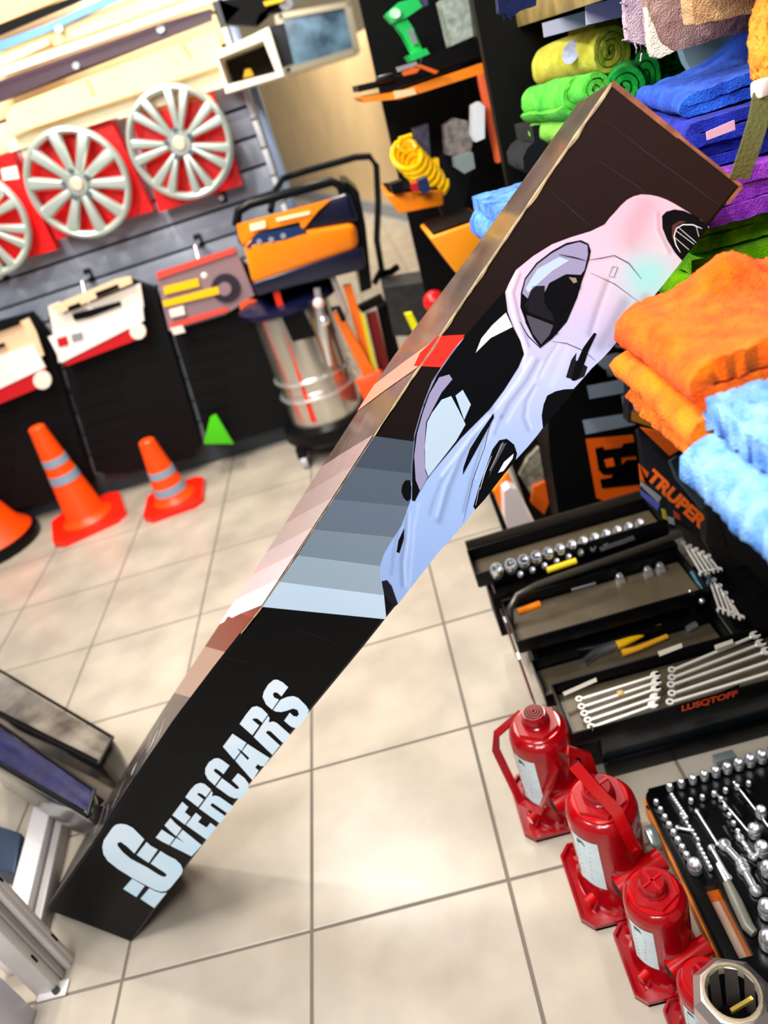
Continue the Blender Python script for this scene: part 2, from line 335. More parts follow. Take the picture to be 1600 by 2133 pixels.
cards(m2, [('header_card', [(100, 638), (124, 628), (132, 655), (292, 590), (300, 640), (122, 756)], wc, 3.03), ('card_tab', [(103, 640), (240, 582), (272, 575), (276, 590), (128, 652)], peach, 3.0),
    ('card_slot', [(140, 640), (165, 630), (170, 640), (144, 650)], black, 2.995), ('card_slot', [(198, 610), (245, 592), (248, 600), (202, 620)], black, 2.995), ('card_slot', [(150, 655), (250, 628), (252, 636), (190, 660), (155, 668)], black, 3.02),
    ('red_band', [(130, 758), (290, 670), (306, 700), (140, 762)], mat('card_red', 'c80f1c', .4), 3.02), ('white_band', [(100, 702), (296, 632), (300, 668), (128, 756)], mat('card_pure', 'fbf4ee', .5), 3.015),
    ('round_mark', circ(287, 690, 17), wc, 3.01), ('red_square', [(118, 706), (138, 700), (143, 718), (122, 723)], MC['card_red'], 3.01), ('lettering', [(148, 697), (170, 692), (173, 706), (151, 712)], grey, 3.01)])
cards(m1, [('header_card', [(-60, 715), (60, 662), (75, 690), (92, 740), (-60, 818)], peach, 3.02), ('card_slot', [(-60, 700), (40, 668), (42, 676), (-60, 712)], black, 3.0), ('card_slot', [(-60, 736), (8, 714), (10, 722), (-60, 748)], black, 3.0),
    ('white_band', [(-60, 760), (70, 718), (95, 765), (-60, 838)], MC['card_pure'], 3.01), ('red_band', [(-60, 838), (95, 766), (100, 800), (-60, 866)], MC['card_red'], 3.015), ('round_mark', circ(88, 792, 19), wc, 3.0)])
cards(m3, [('header_card', [(325, 575), (490, 515), (530, 615), (470, 655), (352, 690)], mat('mauve_card', '8d747a', .5), 3.03), ('red_edge', [(325, 568), (488, 515), (492, 526), (328, 582)], mat('red_edge', 'e0483c', .5), 3.02),
    ('red_edge', [(352, 675), (470, 640), (478, 648), (356, 686)], MC['red_edge'], 3.02), ('yellow_band', [(340, 598), (412, 580), (416, 596), (343, 614)], yellow, 3.018), ('yellow_band', [(338, 628), (460, 595), (465, 610), (342, 640)], yellow, 3.018),
    ('wheel_picture', circ(470, 600, 30), mat('pic_dark', '2a2030', .4), 3.02), ('wheel_picture', circ(468, 602, 14), MC['mauve_card'], 3.016), ('white_patch', [(352, 645), (382, 637), (386, 655), (356, 662)], wc, 3.016), ('white_patch', [(355, 684), (380, 678), (386, 692), (362, 698)], wc, 3.016),
    ('orange_badge', circ(523, 640, 24, 20, 16), mat('badge', 'ff5a1e', .4), 3.02), ('screw_head', circ(556, 684, 8), steel, 3.02)])
# scraps at the wall base
sw = MB().hexa([Py(424, 925, 2.98), Py(488, 925, 2.98), Py(488, 925, 3.03), Py(424, 925, 3.03)], [Py(438, 868, 2.98), Py(450, 862, 2.98), Py(450, 862, 3.03), Py(438, 868, 3.03)], .004).build('wedge', mat('leaf_green', '46c800', .4)); tag(sw, 'green wedge on the floor between two black mats', 'wedge')
for q, l in (([(222, 1030), (300, 1005), (300, 992), (222, 1012)], 'tan wooden block on the floor behind the tallest cone'), ([(455, 955), (492, 940), (488, 925), (452, 935)], 'tan wooden block beside the green wedge')):
    o = MB().hexa([Pz(a, b, 0) for a, b in q], [Pz(a, b, 0)+Vector((0, 0, .05)) for a, b in q], .004).build('wood_block', mat('tan_wood', 'a9813f', .6, var=.2)); tag(o, l, 'block')

# ================================================================== CONES
fl_or = mat('cone_orange', 'ff4a00', .4); refl = mat('reflective_band', '8fa6bb', .35, .2)
def cone(px, py, hgt, rb, base, label, round_=False, bands=((.62, .70), (.46, .54)), rz=.2):
    p = Pz(px, py, 0); o = empty('traffic_cone', p, label, 'traffic cone', 'orange traffic cones', rz)
    if round_:
        MB().lathe([(base, 0), (base*1.02, .02), (base*.98, .05), (base*.7, .06)], p).build('base', black, o)
        MB().lathe([(base*.94, .045), (base*.9, .06), (rb*1.1, .1), (.03, hgt), (.022, hgt+.005), (0, hgt+.005)], p).build('body', fl_or, o)
    else:
        m = MB(); pts = [p+Matrix.Rotation(rz, 3, 'Z') @ Vector((base*sx*(1 if not ch else .72), base*sy*(1 if ch else .72), 0)) for sx, sy, ch in ((1, 1, 1), (1, 1, 0), (1, -1, 0), (1, -1, 1), (-1, -1, 1), (-1, -1, 0), (-1, 1, 0), (-1, 1, 1))]
        m.prism([pts[i] for i in (0, 1, 2, 3, 4, 5, 6, 7)], (0, 0, .028)); m.build('base', mat('cone_red', 'ff1e00', .4), o)
        MB().lathe([(rb*1.35, .026), (rb*1.08, .045), (rb, .06), (.034, hgt), (.026, hgt+.006), (0, hgt+.006)], p).build('body', fl_or, o)
    for a, b in bands:
        rr = lambda t: rb+(.034-rb)*((t*hgt-.06)/(hgt-.06))+.0015
        MB().lathe([(rr(a)-.004, a*hgt), (rr(a), a*hgt), (rr(b), b*hgt), (rr(b)-.004, b*hgt)], p).build('reflective_band', refl, o)
    return o
cone(188, 1085, .47, .085, .16, 'tall orange cone with two grey bands and square base, middle of the three', rz=.35, bands=((.64, .71), (.47, .55)))
cone(368, 1045, .30, .07, .13, 'small orange cone with two grey bands nearest the vacuum cleaner', rz=.1, bands=((.47, .57), (.2, .32)))
cone(-5, 1140, .44, .13, .2, 'orange cone on a round black base, cut by the left edge', True, bands=())

# ================================================================== VACUUM CLEANER
vp = Pz(706, 924, 0); vx, vy = vp.x, vp.y
vc = empty('vacuum_cleaner', (vx, vy, 0), 'orange and black wet-dry vacuum cleaner with steel drum and push handle', 'vacuum cleaner')
V = Vector((vx, vy, 0))
MB().lathe([(.19, .08), (.205, .1), (.2, .15), (.165, .16)], V).build('base', black, vc)
for a in (.6, 2.3, 3.9, 5.3):
    c = V+Vector((.2*math.cos(a), .2*math.sin(a), 0)); w_ = MB().box(c+Vector((0, 0, .07)), (.04, .04, .05), bev=.006).build('caster', black, vc)
    MB().cyl(c+Vector((-.012, 0, .03)), c+Vector((.012, 0, .03)), .03).build('wheel', mat('tyre_grey', 'b9bcc2', .4), w_)
drum = MB().lathe([(.155, .155), (.155, .3), (.158, .303), (.155, .306), (.155, .36), (.158, .363), (.155, .366), (.155, .62)], V, 40).build('drum', mat('steel_drum', 'd8d4cc', .22, .9), vc)
for zz in (.27, .345): MB().lathe([(.157, zz), (.168, zz+.006), (.168, zz+.012), (.157, zz+.018)], V, 40).build('hoop', chrome, vc)
MB().lathe([(.156, .62), (.2, .64), (.2, .66), (.17, .67)], V, 40).build('rim', mat('navy_plastic', '0b1030', .3), vc)
def vq(px, py, dy): return Py(px, py, vy+dy)
for nm, q, m, dy in (('stripe_panel', [(566, 600), (580, 600), (664, 880), (648, 880)], mat('stripe_red', 'f03018', .3), -.15), ('label_plate', [(582, 650), (628, 638), (658, 700), (610, 712)], black, -.16)):
    slab(q, vy+dy, .012).build(nm, m, vc)
hd = MB().hexa([vq(505, 500, -.2), vq(742, 462, -.2), vq(742, 462, .16), vq(505, 500, .16)], [vq(528, 598, -.18), vq(748, 520, -.18), vq(748, 520, .16), vq(528, 598, .16)], .03).build('motor_housing', orange, vc)
MB().hexa([vq(488, 470, -.17), vq(728, 400, -.17), vq(728, 400, .15), vq(488, 470, .15)], [vq(500, 515, -.17), vq(748, 462, -.17), vq(748, 462, .15), vq(500, 515, .15)], .02).build('upper_housing', MC['navy_plastic'], vc)
MB().hexa([vq(522, 590, -.185), vq(756, 512, -.185), vq(756, 512, .17), vq(522, 590, .17)], [vq(535, 618, -.17), vq(762, 560, -.17), vq(762, 560, .17), vq(535, 618, .17)], .012).build('collar', MC['navy_plastic'], vc)
slab([(748, 400), (762, 470), (775, 600), (752, 610), (735, 470), (712, 380), (726, 380)], vy-.1, .25).build('side_pillar', black, vc)
slab([(493, 468), (690, 415), (662, 440), (628, 482), (624, 462), (540, 482), (505, 510), (496, 490)], vy-.185, .012).build('arrow_flash', orange, vc)
slab([(520, 468), (552, 460), (554, 474), (522, 482)], vy-.195, .006).build('lettering', mat('badge_white', 'fff0c8', .5), vc)
slab([(575, 455), (645, 440), (646, 446), (577, 462)], vy-.195, .006).build('lettering', MC['badge_white'], vc)
slab([(512, 515), (535, 488), (622, 470), (640, 484), (560, 512), (530, 520)], vy-.195, .008).build('switch_panel', mat('switch_blue', '14305e', .3), vc)
for q in ((540, 504), (565, 500), (590, 492)): slab(circ(q[0], q[1], 6, 12), vy-.2, .008).build('switch', grey, vc)
MB().tube([vq(492, 470, -.12), vq(497, 440, -.12), vq(520, 425, -.12), vq(690, 378, -.12), vq(708, 386, -.12), vq(722, 420, -.12), vq(735, 460, -.12)], .016).build('carry_handle', black, vc)
MB().tube([vq(564, 440, .05), vq(572, 400, .12), vq(590, 372, .18), vq(640, 356, .2), vq(740, 328, .2), vq(770, 326, .2), vq(784, 345, .2), vq(788, 420, .18), vq(785, 500, .16), vq(795, 560, .14), vq(780, 590, .1)], .013).build('push_handle', mat('tube_black', '0c0d10', .25, .2), vc)
MB().tube([vq(795, 570, .14), vq(815, 566, .1), vq(828, 556, .08)], .014).build('hose_hook', black, vc)
MB().tube([vq(660, 600, -.17), vq(672, 690, -.18), vq(690, 760, -.17)], [.012, .02, .012]).build('spray_tube', chrome, vc)
MB().sph(vq(664, 632, -.18), .022).build('valve_ball', mat('pinkwhite', 'f0d8d0', .3), vc)
MB().sph(vq(675, 668, -.18), .022).build('valve_ball', chrome, vc)
MB().tube([vq(692, 574, -.12), vq(720, 650, -.13), vq(722, 665, -.13)], .011).build('crevice_tube', mat('silver_rubber', 'c6bcb4', .3, .3), vc)
# orange hydraulic stand right of the vacuum
st = empty('hydraulic_stand', Pz(770, 850, 0), 'orange hydraulic stand with a yellow rod, right of the vacuum drum', 'hydraulic stand')
sy = vy-.16
slab([(694, 655), (710, 650), (795, 800), (770, 812)], sy, .03).build('upright', mat('stand_orange', 'f07010', .4), st)
slab([(715, 596), (732, 594), (786, 778), (768, 790)], sy+.04, .03).build('upright', MC['stand_orange'], st)
slab([(750, 650), (758, 654), (786, 770), (778, 778)], sy+.02, .02).build('rod', mat('lime_yellow', 'd8d010', .4), st)
MB().hexa([vq(738, 790, -.18), vq(795, 768, -.18), vq(800, 770, 0), vq(750, 790, 0)], [vq(765, 850, -.2), vq(808, 818, -.2), vq(812, 800, 0), vq(775, 830, 0)], .01).build('foot', mat('foot_red', 'ff5010', .4), st)
MB().tube([vq(690, 645, -.2), vq(704, 640, -.2), vq(716, 668, -.2)], .01).build('clip', black, st)
tu = empty('tool_tube', Pz(800, 800, 0), 'black and dark red tube tool with a black collar, behind the orange stand', 'tool')
slab([(745, 640), (795, 615), (802, 630), (755, 652)], sy+.1, .04).build('collar', black, tu)
slab([(762, 655), (785, 650), (815, 780), (795, 800)], sy+.12, .03).build('tube', mat('dark_red', '8c0a10', .35), tu)
slab([(786, 645), (806, 632), (842, 765), (816, 785)], sy+.15, .06).build('case', blackm, tu)

# ================================================================== TOOL RACK WITH ORANGE SHELVES
ry = 2.35
rk = empty('tool_rack', Py(900, 600, ry), 'tall black tool rack with orange shelf edges, between the far wall and the towel shelf', 'rack')
slab([(745, -15), (1010, -15), (1045, 150), (1130, 960), (985, 1005), (905, 690), (838, 400)], ry+.25, .03).build('back_panel', blackm, rk)
slab([(982, -15), (1005, -15), (1048, 330), (1030, 345)], ry-.1, .3).build('post', black, rk)
slab([(832, 208), (1008, 152), (1010, 130), (835, 190)], ry-.2, .35).build('shelf', mat('rack_orange', 'ff8c10', .4), rk)
slab([(748, 192), (820, 176), (1003, 118), (1003, 80), (880, 120), (870, 150), (745, 178)], ry-.15, .3).build('shelf_board', black, rk)
slab([(750, 204), (832, 190), (834, 206), (760, 214)], ry-.2, .35).build('shelf_lip', MC['rack_orange'], rk)
slab([(998, 155), (1008, 152), (1046, 335), (1038, 340)], ry-.22, .04).build('trim_strip', mat('rack_pink', 'ff7040', .4), rk)
slab([(820, 190), (862, 184), (868, 196), (824, 206)], ry-.215, .01).build('price_tag', mat('tag_cream', 'ffd9a0', .5), rk)
def bin_(q, y, label, m=orange):
    o = empty('storage_bin', Py(*q[0], y), label, 'bin', 'orange parts bins'); a = [Py(*p, y) for p in q]; b = [p+Vector((0, .2, 0)) for p in a]
    MB().hexa(a, b, .006).build('shell', m, o)
    MB().hexa([a[0]+Vector((.01, .01, .003)), a[1]+Vector((-.01, .01, .003)), b[1]+Vector((-.01, -.01, .003)), b[0]+Vector((.01, -.01, .003))], [a[0]+Vector((.01, .01, .006)), a[1]+Vector((-.01, .01, .006)), b[1]+Vector((-.01, -.01, .006)), b[0]+Vector((.01, -.01, .006))]).build('opening', blackm, o); return o
bin_([(803, 405), (922, 395), (925, 428), (832, 446)], 2.05, 'orange bin holding the yellow coiled hose')
bin_([(895, 495), (1010, 455), (1012, 520), (952, 572)], 1.85, 'larger orange bin below, in front of the rack', mat('bin_orange', 'ff9a10', .4))
# green driver
gd = empty('impact_driver', Py(860, 80, ry), 'green impact driver standing on the upper rack shelf', 'power drill')
grn = mat('driver_green', '18d060', .35)
slab([(802, 30), (830, 5), (868, -6), (880, 14), (848, 36), (818, 48)], ry-.08, .06).build('motor_body', grn, gd)
slab([(818, 45), (846, 36), (862, 60), (880, 104), (860, 112), (838, 72)], ry-.07, .05).build('grip', grn, gd)
slab([(850, 116), (888, 100), (895, 112), (858, 128)], ry-.1, .1).build('battery', grn, gd)
slab([(862, -4), (890, -8), (892, 10), (876, 18)], ry-.07, .05).build('chuck', mat('driver_purple', '5c5a80', .3, .4), gd)
slab(circ(824, 28, 11), ry-.09, .01).build('badge', mat('bd', 'd8ffe0', .4), gd)
slab([(848, 62), (860, 60), (870, 90), (862, 94)], ry-.085, .01).build('grip_inset', grey, gd)
oc = empty('pliers', Py(880, 140, ry-.18), 'orange handled cutter lying on the upper rack shelf', 'pliers')
slab([(838, 150), (862, 140), (876, 143), (868, 152), (842, 158)], ry-.24, .02).build('handle', mat('cut_or', 'e8640c', .4), oc)
slab([(868, 138), (876, 134), (914, 148), (908, 154)], ry-.24, .02).build('handle', MC['cut_or'], oc)
slab([(826, 140), (868, 128), (870, 136), (830, 150)], ry-.22, .02).build('jaw', grey, oc)
jb = MB().hexa([Py(782, 160, ry-.18), Py(822, 150, ry-.18), Py(822, 150, ry-.1), Py(782, 160, ry-.1)], [Py(782, 176, ry-.18), Py(824, 168, ry-.18), Py(824, 168, ry-.1), Py(782, 176, ry-.1)], .008).build('pouch', black); tag(jb, 'black pouch at the left end of the upper rack shelf', 'pouch')
# glass jar-like shiny display right of driver
gj = slab([(918, 0), (982, -12), (998, 70), (940, 96)], ry-.05, .08).build('blister_pack', mat('blister', '8c9a90', .12, .2, var=.7, vs_=50, col2='e8f0e0')); tag(gj, 'shiny blister pack standing right of the green driver', 'pack')
yh = empty('air_hose', Py(880, 340, 2.1), 'yellow coiled air hose in the orange bin on the rack', 'hose')
mbh = MB(); pts = []
for k in range(90):
    t = k/89; a = t*2*PI*7; c = Vector(Py(842+ t*62, 318+t*66, 2.12)); pts.append(c + Vector((math.cos(a)*.035, math.sin(a)*.03, math.sin(a)*.03)))
mbh.tube(pts, .0075, 8).build('coil', mat('hose_yellow', 'ffc800', .35), yh)
MB().tube([Py(858, 282, 2.1), Py(832, 290, 2.1), Py(828, 306, 2.1), Py(846, 318, 2.1)], .006).build('tail', MC['hose_yellow'], yh)
slab([(850, 345), (914, 330), (918, 385), (868, 378)], 2.12, .04).build('sleeve', MC['hose_yellow'], yh)
for (q, y, m, nm, l, c) in (([(986, 220), (1000, 212), (1010, 222), (1010, 288), (992, 296), (985, 280)], 2.1, mat('wh_b', 'eef2f8', .3), 'spray_bottle', 'white narrow bottle on the rack beside the orange trim', 'bottle'),
    ([(926, 262), (948, 246), (975, 252), (984, 300), (976, 330), (930, 322)], 2.18, mat('cl_p', '9a928c', .2, .2, var=.5, vs_=60), 'plastic_bottle', 'clear grey plastic bottle behind the white bottle on the rack', 'bottle'),
    ([(862, 268), (892, 258), (898, 330), (880, 342), (868, 310)], 2.2, mat('cl_g', '57525c', .2, .3, var=.5, vs_=60), 'metal_can', 'dark grey can right of the yellow hose loop', 'can'),
    ([(948, 330), (985, 318), (990, 350), (968, 362), (950, 350)], 2.1, mat('cl_w', 'a0b0b0', .2, .3), 'round_tin', 'pale grey round tin low on the rack', 'tin'),
    ([(815, 384), (838, 376), (842, 400), (818, 404)], 2.02, black, 'coupling', 'black hose fitting at the left of the upper orange bin', 'fitting'),
    ([(872, 376), (890, 368), (898, 396), (882, 404), (872, 396)], 2.0, mat('blu', '202c50', .3), 'tape_roll', 'navy roll in the upper orange bin', 'roll'),
    ([(858, 384), (870, 380), (872, 396), (860, 400)], 2.0, mat('rd', 'c01828', .3), 'fuse_box', 'small red item in the upper orange bin', 'item'),
    ([(895, 330), (930, 320), (985, 345), (960, 470), (930, 470), (905, 400)], 2.3, mat('blk2', '15181c', .3), 'battery_pack', 'large black case low on the rack behind the bins', 'case')):
    o = slab(q, y, .05).build(nm, m, loc=Py(*q[0], y)); tag(o, l, c)
# clutter at the foot of the rack
ck = slab([(800, 600), (900, 585), (905, 640), (880, 700), (820, 700)], 2.9, .2).build('black_crate', mat('clutter', '2a2a2c', .5, var=.4, vs_=30), loc=Py(850, 690, 2.9)); tag(ck, 'dark crate on the floor behind the leaning carton', 'crate')
rb = MB().sph(Py(905, 628, 2.3), .035).build('red_ball', mat('redball', 'e01818', .3)); tag(rb, 'red round cap peeking out behind the leaning carton', 'cap')
yb = slab([(843, 655), (858, 652), (1010, 990), (990, 1000)], 2.6, .02).build('yellow_bar', mat('y2', 'f0e800', .4), loc=Py(855, 680, 2.6)); tag(yb, 'bright yellow bar standing behind the leaning carton, left of the red cap', 'bar')

# ================================================================== THE LEANING CARTON
b1 = Vector((-.826, .934, .222)); b2_ = Pz(275, 1962, 0)
ev = Vector((.626, -.219, -.748)).normalized(); t1_ = Vector((.293, .837, 1.216))
av = (t1_-b1).normalized(); av = (av-ev*av.dot(ev)).normalized(); NF = ev.cross(av)
if NF.y > 0: NF = -NF
PO = b2_.copy()
def onface(px, py, off=0):
    d = ray(px, py); q = PO+NF*off; s = (q-O_).dot(NF)/d.dot(NF); return O_+d*s
def uv(p): q = p-PO; return q.dot(ev), q.dot(av)
def fp(u, l, off=0): return PO+ev*u+av*l+NF*off
def prof(pts, off=0): a = sorted([(uv(onface(x, y, off))[1], uv(onface(x, y, off))[0]) for x, y in pts]); return [p[0] for p in a], [p[1] for p in a]
LL, LU = prof([(97, 1893), (191, 1761), (286, 1614), (361, 1502), (450, 1385), (545, 1265), (700, 1030), (859, 785), (1070, 470), (1275, 172)])
RL, RU = prof([(275, 1962), (400, 1790), (520, 1635), (640, 1490), (760, 1345), (835, 1250), (960, 1092), (1075, 950), (1140, 885), (1290, 704), (1400, 566), (1545, 388)])
DEP = .17
BL, BU = prof([(1205, 215), (1003, 500), (815, 750), (525, 1200), (340, 1480), (190, 1720), (100, 1885)], -DEP)
def station(q):
    ll = LL[0]+(LL[-1]-LL[0])*q; rl = RL[0]+(RL[-1]-RL[0])*q; bl = BL[0]+(BL[-1]-BL[0])*q
    A = (float(np.interp(ll, LL, LU)), ll); B = (float(np.interp(rl, RL, RU)), rl); D = (float(np.interp(bl, BL, BU)), bl)
    return A, B, D
bx = empty('leaning_carton', b2_, 'long black carton printed with a silver sports car, leaning from floor to towel shelf', 'carton')
NS = 46; fr_, sd_ = MB(), MB(); rows = []
for i in range(NS+1):
    A, B, D = station(i/NS); c = .004
    rows.append((fp(A[0], A[1], -c), fp(A[0]+c, A[1]), fp(B[0]-c, B[1]), fp(B[0], B[1], -c), fp(D[0], D[1], -DEP), fp(B[0]+(D[0]-A[0])*.5, B[1], -DEP)))
vv = [[fr_.bm.verts.new(p) for p in r] for r in rows]
for a, b in zip(vv, vv[1:]):
    for i, j in ((0, 1), (1, 2), (2, 3), (3, 5), (5, 4)): fr_.bm.faces.new((a[i], a[j], b[j], b[i]))
for r in (vv[0], vv[-1]): fr_.bm.faces.new((r[0], r[1], r[2], r[3], r[5], r[4]))
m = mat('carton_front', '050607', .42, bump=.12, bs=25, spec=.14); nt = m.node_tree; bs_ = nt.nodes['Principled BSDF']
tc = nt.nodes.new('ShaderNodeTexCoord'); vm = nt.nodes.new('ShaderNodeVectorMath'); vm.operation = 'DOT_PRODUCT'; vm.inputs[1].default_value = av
rp = nt.nodes.new('ShaderNodeValToRGB'); rp.color_ramp.elements[0].position = .55; rp.color_ramp.elements[0].color = lin('040507'); rp.color_ramp.elements[1].position = .98; rp.color_ramp.elements[1].color = lin('20120f')  # brown towards the top end: reflected warm surroundings put into the ink
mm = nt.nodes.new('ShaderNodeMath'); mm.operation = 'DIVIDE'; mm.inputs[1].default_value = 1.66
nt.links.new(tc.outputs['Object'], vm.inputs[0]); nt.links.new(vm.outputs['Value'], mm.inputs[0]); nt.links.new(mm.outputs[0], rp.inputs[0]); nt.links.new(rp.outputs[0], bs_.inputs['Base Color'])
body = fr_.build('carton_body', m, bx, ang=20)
for v in vv and []: pass
# left side skin (warm reflection painted brown) and its colour bands
def side(q, t, off=.0008):
    A, B, D = station(q); a, d = fp(A[0], A[1], -.004), fp(D[0], D[1], -DEP); n = (d-a).cross(av).normalized()
    if n.dot(a-O_) > 0: n = -n
    return a.lerp(d, t)+n*off
def side_strip(q0, q1, m, name, off=.001, t0=0, t1=1, skew=0, label=None):
    s = MB(); n = max(2, int((q1-q0)*50)); prev = None
    for i in range(n+1):
        q = q0+(q1-q0)*i/n; sk = skew
        cur = [s.bm.verts.new(side(min(1, max(0, q+sk*t)), t, off)) for t in (t0, (t0+t1)/2, t1)]
        if prev:
            for k in range(2): s.bm.faces.new((prev[k], prev[k+1], cur[k+1], cur[k]))
        prev = cur
    return tag(s.build(name, m, bx), label)
def qof(px, py):
    l = uv(onface(px, py))[1]; return (l-LL[0])/(LL[-1]-LL[0])
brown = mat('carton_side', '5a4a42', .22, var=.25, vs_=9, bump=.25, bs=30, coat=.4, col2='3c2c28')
side_strip(0, 1, brown, 'side_panel', .0006, label='glossy side of the carton, brown from painted-in reflection')
side_strip(.0, qof(392, 1455), mat('side_black', '1c1716', .25), 'side_band', .001)
side_strip(qof(392, 1455), qof(528, 1290)-.05, mat('side_tan', '8a6e60', .25), 'side_band', .0011)
side_strip(qof(528, 1290)-.05, qof(528, 1290)+.0, mat('side_rust', '5c2618', .3), 'side_band', .0011)
# bands on front
def decal(pts, m, name, off, par=bx, label=None):
    s = MB(); f = s.bm.faces.new([s.bm.verts.new(onface(x, y, off)) for x, y in pts]); bmesh.ops.triangulate(s.bm, faces=[f])
    o = s.build(name, m, par, False); return tag(o, label)
# boundary points: left px on the front-left edge -> right px
bnd = [((778, 908), (872, 921)), ((736, 972), (862, 987)), ((694, 1040), (860, 1056)), ((654, 1103), (850, 1122)), ((620, 1157), (815, 1182)), ((582, 1212), (800, 1240)), ((545, 1264), (805, 1290))]
cols = ['3b4452', '4b5665', '5a6676', '6f7d8c', '8d9fae', 'b4cade']
scol = ['8d7672', '97837f', 'a49490', 'b3a5a4', 'c3b6ba', 'ece6ef']  # side copies of the bands, warmed and lightened for the gloss reflection
for k in range(6):
    (l0, r0), (l1, r1) = bnd[k], bnd[k+1]
    decal([l0, r0, r1, l1], mat('grad%d' % k, cols[k], .3, coat=.3), 'print_band', .0006+k*.00002)
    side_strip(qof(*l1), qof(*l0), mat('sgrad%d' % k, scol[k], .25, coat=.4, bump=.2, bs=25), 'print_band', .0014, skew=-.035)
decal([(912, 700), (968, 697), (940, 766), (862, 762), (875, 735)], mat('red_print', 'f0281e', .3, coat=.3), 'red_band', .0008, label='red printed band')
side_strip(qof(868, 768), qof(908, 708), mat('red_side', 'ff7a66', .3, coat=.3), 'red_band', .0015, skew=-.04)  # paler red than the front, side sheen mixed into the colour
# worn edges
s = MB(); pv = None
for i in range(121):
    q = .5+.4999*i/120; A = station(q)[0]; wd = (.0010+.0022*abs(noise.noise(Vector((i*.21, 0, 0))))+.0012*abs(noise.noise(Vector((i*.7, 4, 0)))))*(1.3 if q > .75 else .5)
    a = fp(A[0], A[1], .0009); cur = [s.bm.verts.new(p) for p in (a-ev*wd*.3-NF*.004, a, a+ev*wd)]
    if pv:
        for k in (0, 1): s.bm.faces.new((pv[k], pv[k+1], cur[k+1], cur[k]))
    pv = cur
s.build('worn_edge', mat('kraft', 'a08a66', .6, var=.5, vs_=60), bx, False)
for (p, q, wd) in (((1275, 172), (1415, 284), .0025), ((1415, 284), (1545, 388), .0015), ((1545, 388), (1515, 425), .002)):
    a, b = onface(*p, .001), onface(*q, .001); n = (b-a).normalized().cross(NF)*wd
    s = MB(); s.bm.faces.new([s.bm.verts.new(x) for x in (a-n, a+n, b+n, b-n)]); s.build('worn_edge', mat('kraft2', '8a5030', .6, var=.5, vs_=60), bx, False)
def stroke(pts, wd, m, name, off, par=bx):
    P = [onface(x, y, off) for x, y in pts]; s = MB(); L = []
    for i, p in enumerate(P):
        d = (P[min(i+1, len(P)-1)]-P[max(0, i-1)]).normalized(); n = d.cross(NF)*wd/2; k = 1 if 0 < i < len(P)-1 else .4; L.append((s.bm.verts.new(p-n*k), s.bm.verts.new(p+n*k)))
    for a, b in zip(L, L[1:]): s.bm.faces.new((a[0], a[1], b[1], b[0]))
    return s.build(name, m, par, False)
crease = mat('crease_line', '232024', .4)
for P in ([(1150, 400), (1200, 445), (1230, 470)], [(1240, 330), (1330, 390), (1400, 450), (1440, 480)], [(1260, 250), (1350, 320), (1460, 400), (1500, 430)], [(470, 1370), (520, 1380)], [(620, 1310), (700, 1340)], [(330, 1560), (420, 1600)], [(260, 1690), (330, 1720)]):
    stroke(P, .0008, crease, 'crease', .0009)
# ---- the printed car (crop coordinates: px = 750+x/2, py = 350+y/2)
K = lambda L: [(750+x/2, 350+y/2) for x, y in L]
body_out = [(1020, 235), (1040, 208), (1062, 185), (1085, 158), (1112, 133), (1140, 118), (1172, 110), (1210, 112), (1242, 119), (1278, 132), (1312, 150), (1370, 185), (1420, 215), (1455, 246),
    (1400, 314), (1290, 452), (1180, 590), (1082, 708), (1045, 755), (1008, 795), (965, 835), (935, 870), (890, 920), (850, 922), (815, 930), (780, 948), (765, 985), (757, 1030), (762, 1082), (740, 1112), (700, 1160), (650, 1215), (600, 1275), (520, 1310), (495, 1350), (478, 1425),
    (440, 1475), (380, 1545), (330, 1598), (250, 1700), (196, 1770), (160, 1815), (148, 1822), (122, 1800), (100, 1770), (86, 1710), (83, 1660), (98, 1612), (130, 1556), (172, 1492), (190, 1442), (208, 1392), (212, 1370), (213, 1250), (226, 1110), (262, 985), (300, 888), (345, 818), (400, 742), (455, 685), (530, 600), (600, 528), (622, 478), (650, 425), (720, 368), (800, 318), (880, 288), (960, 264)]
def inside(p, poly):
    x, y = p; c = False; j = len(poly)-1
    for i in range(len(poly)):
        xi, yi = poly[i]; xj, yj = poly[j]
        if (yi > y) != (yj > y) and x < (xj-xi)*(y-yi)/(yj-yi)+xi: c = not c
        j = i
    return c
def dseg(p, a, b):
    ax, ay = a; bx_, by = b; dx, dy = bx_-ax, by-ay; t = max(0, min(1, ((p[0]-ax)*dx+(p[1]-ay)*dy)/(dx*dx+dy*dy+1e-9))); return math.hypot(p[0]-ax-dx*t, p[1]-ay-dy*t)
def dpoly(p, L): return min(dseg(p, a, b) for a, b in zip(L, L[1:]))
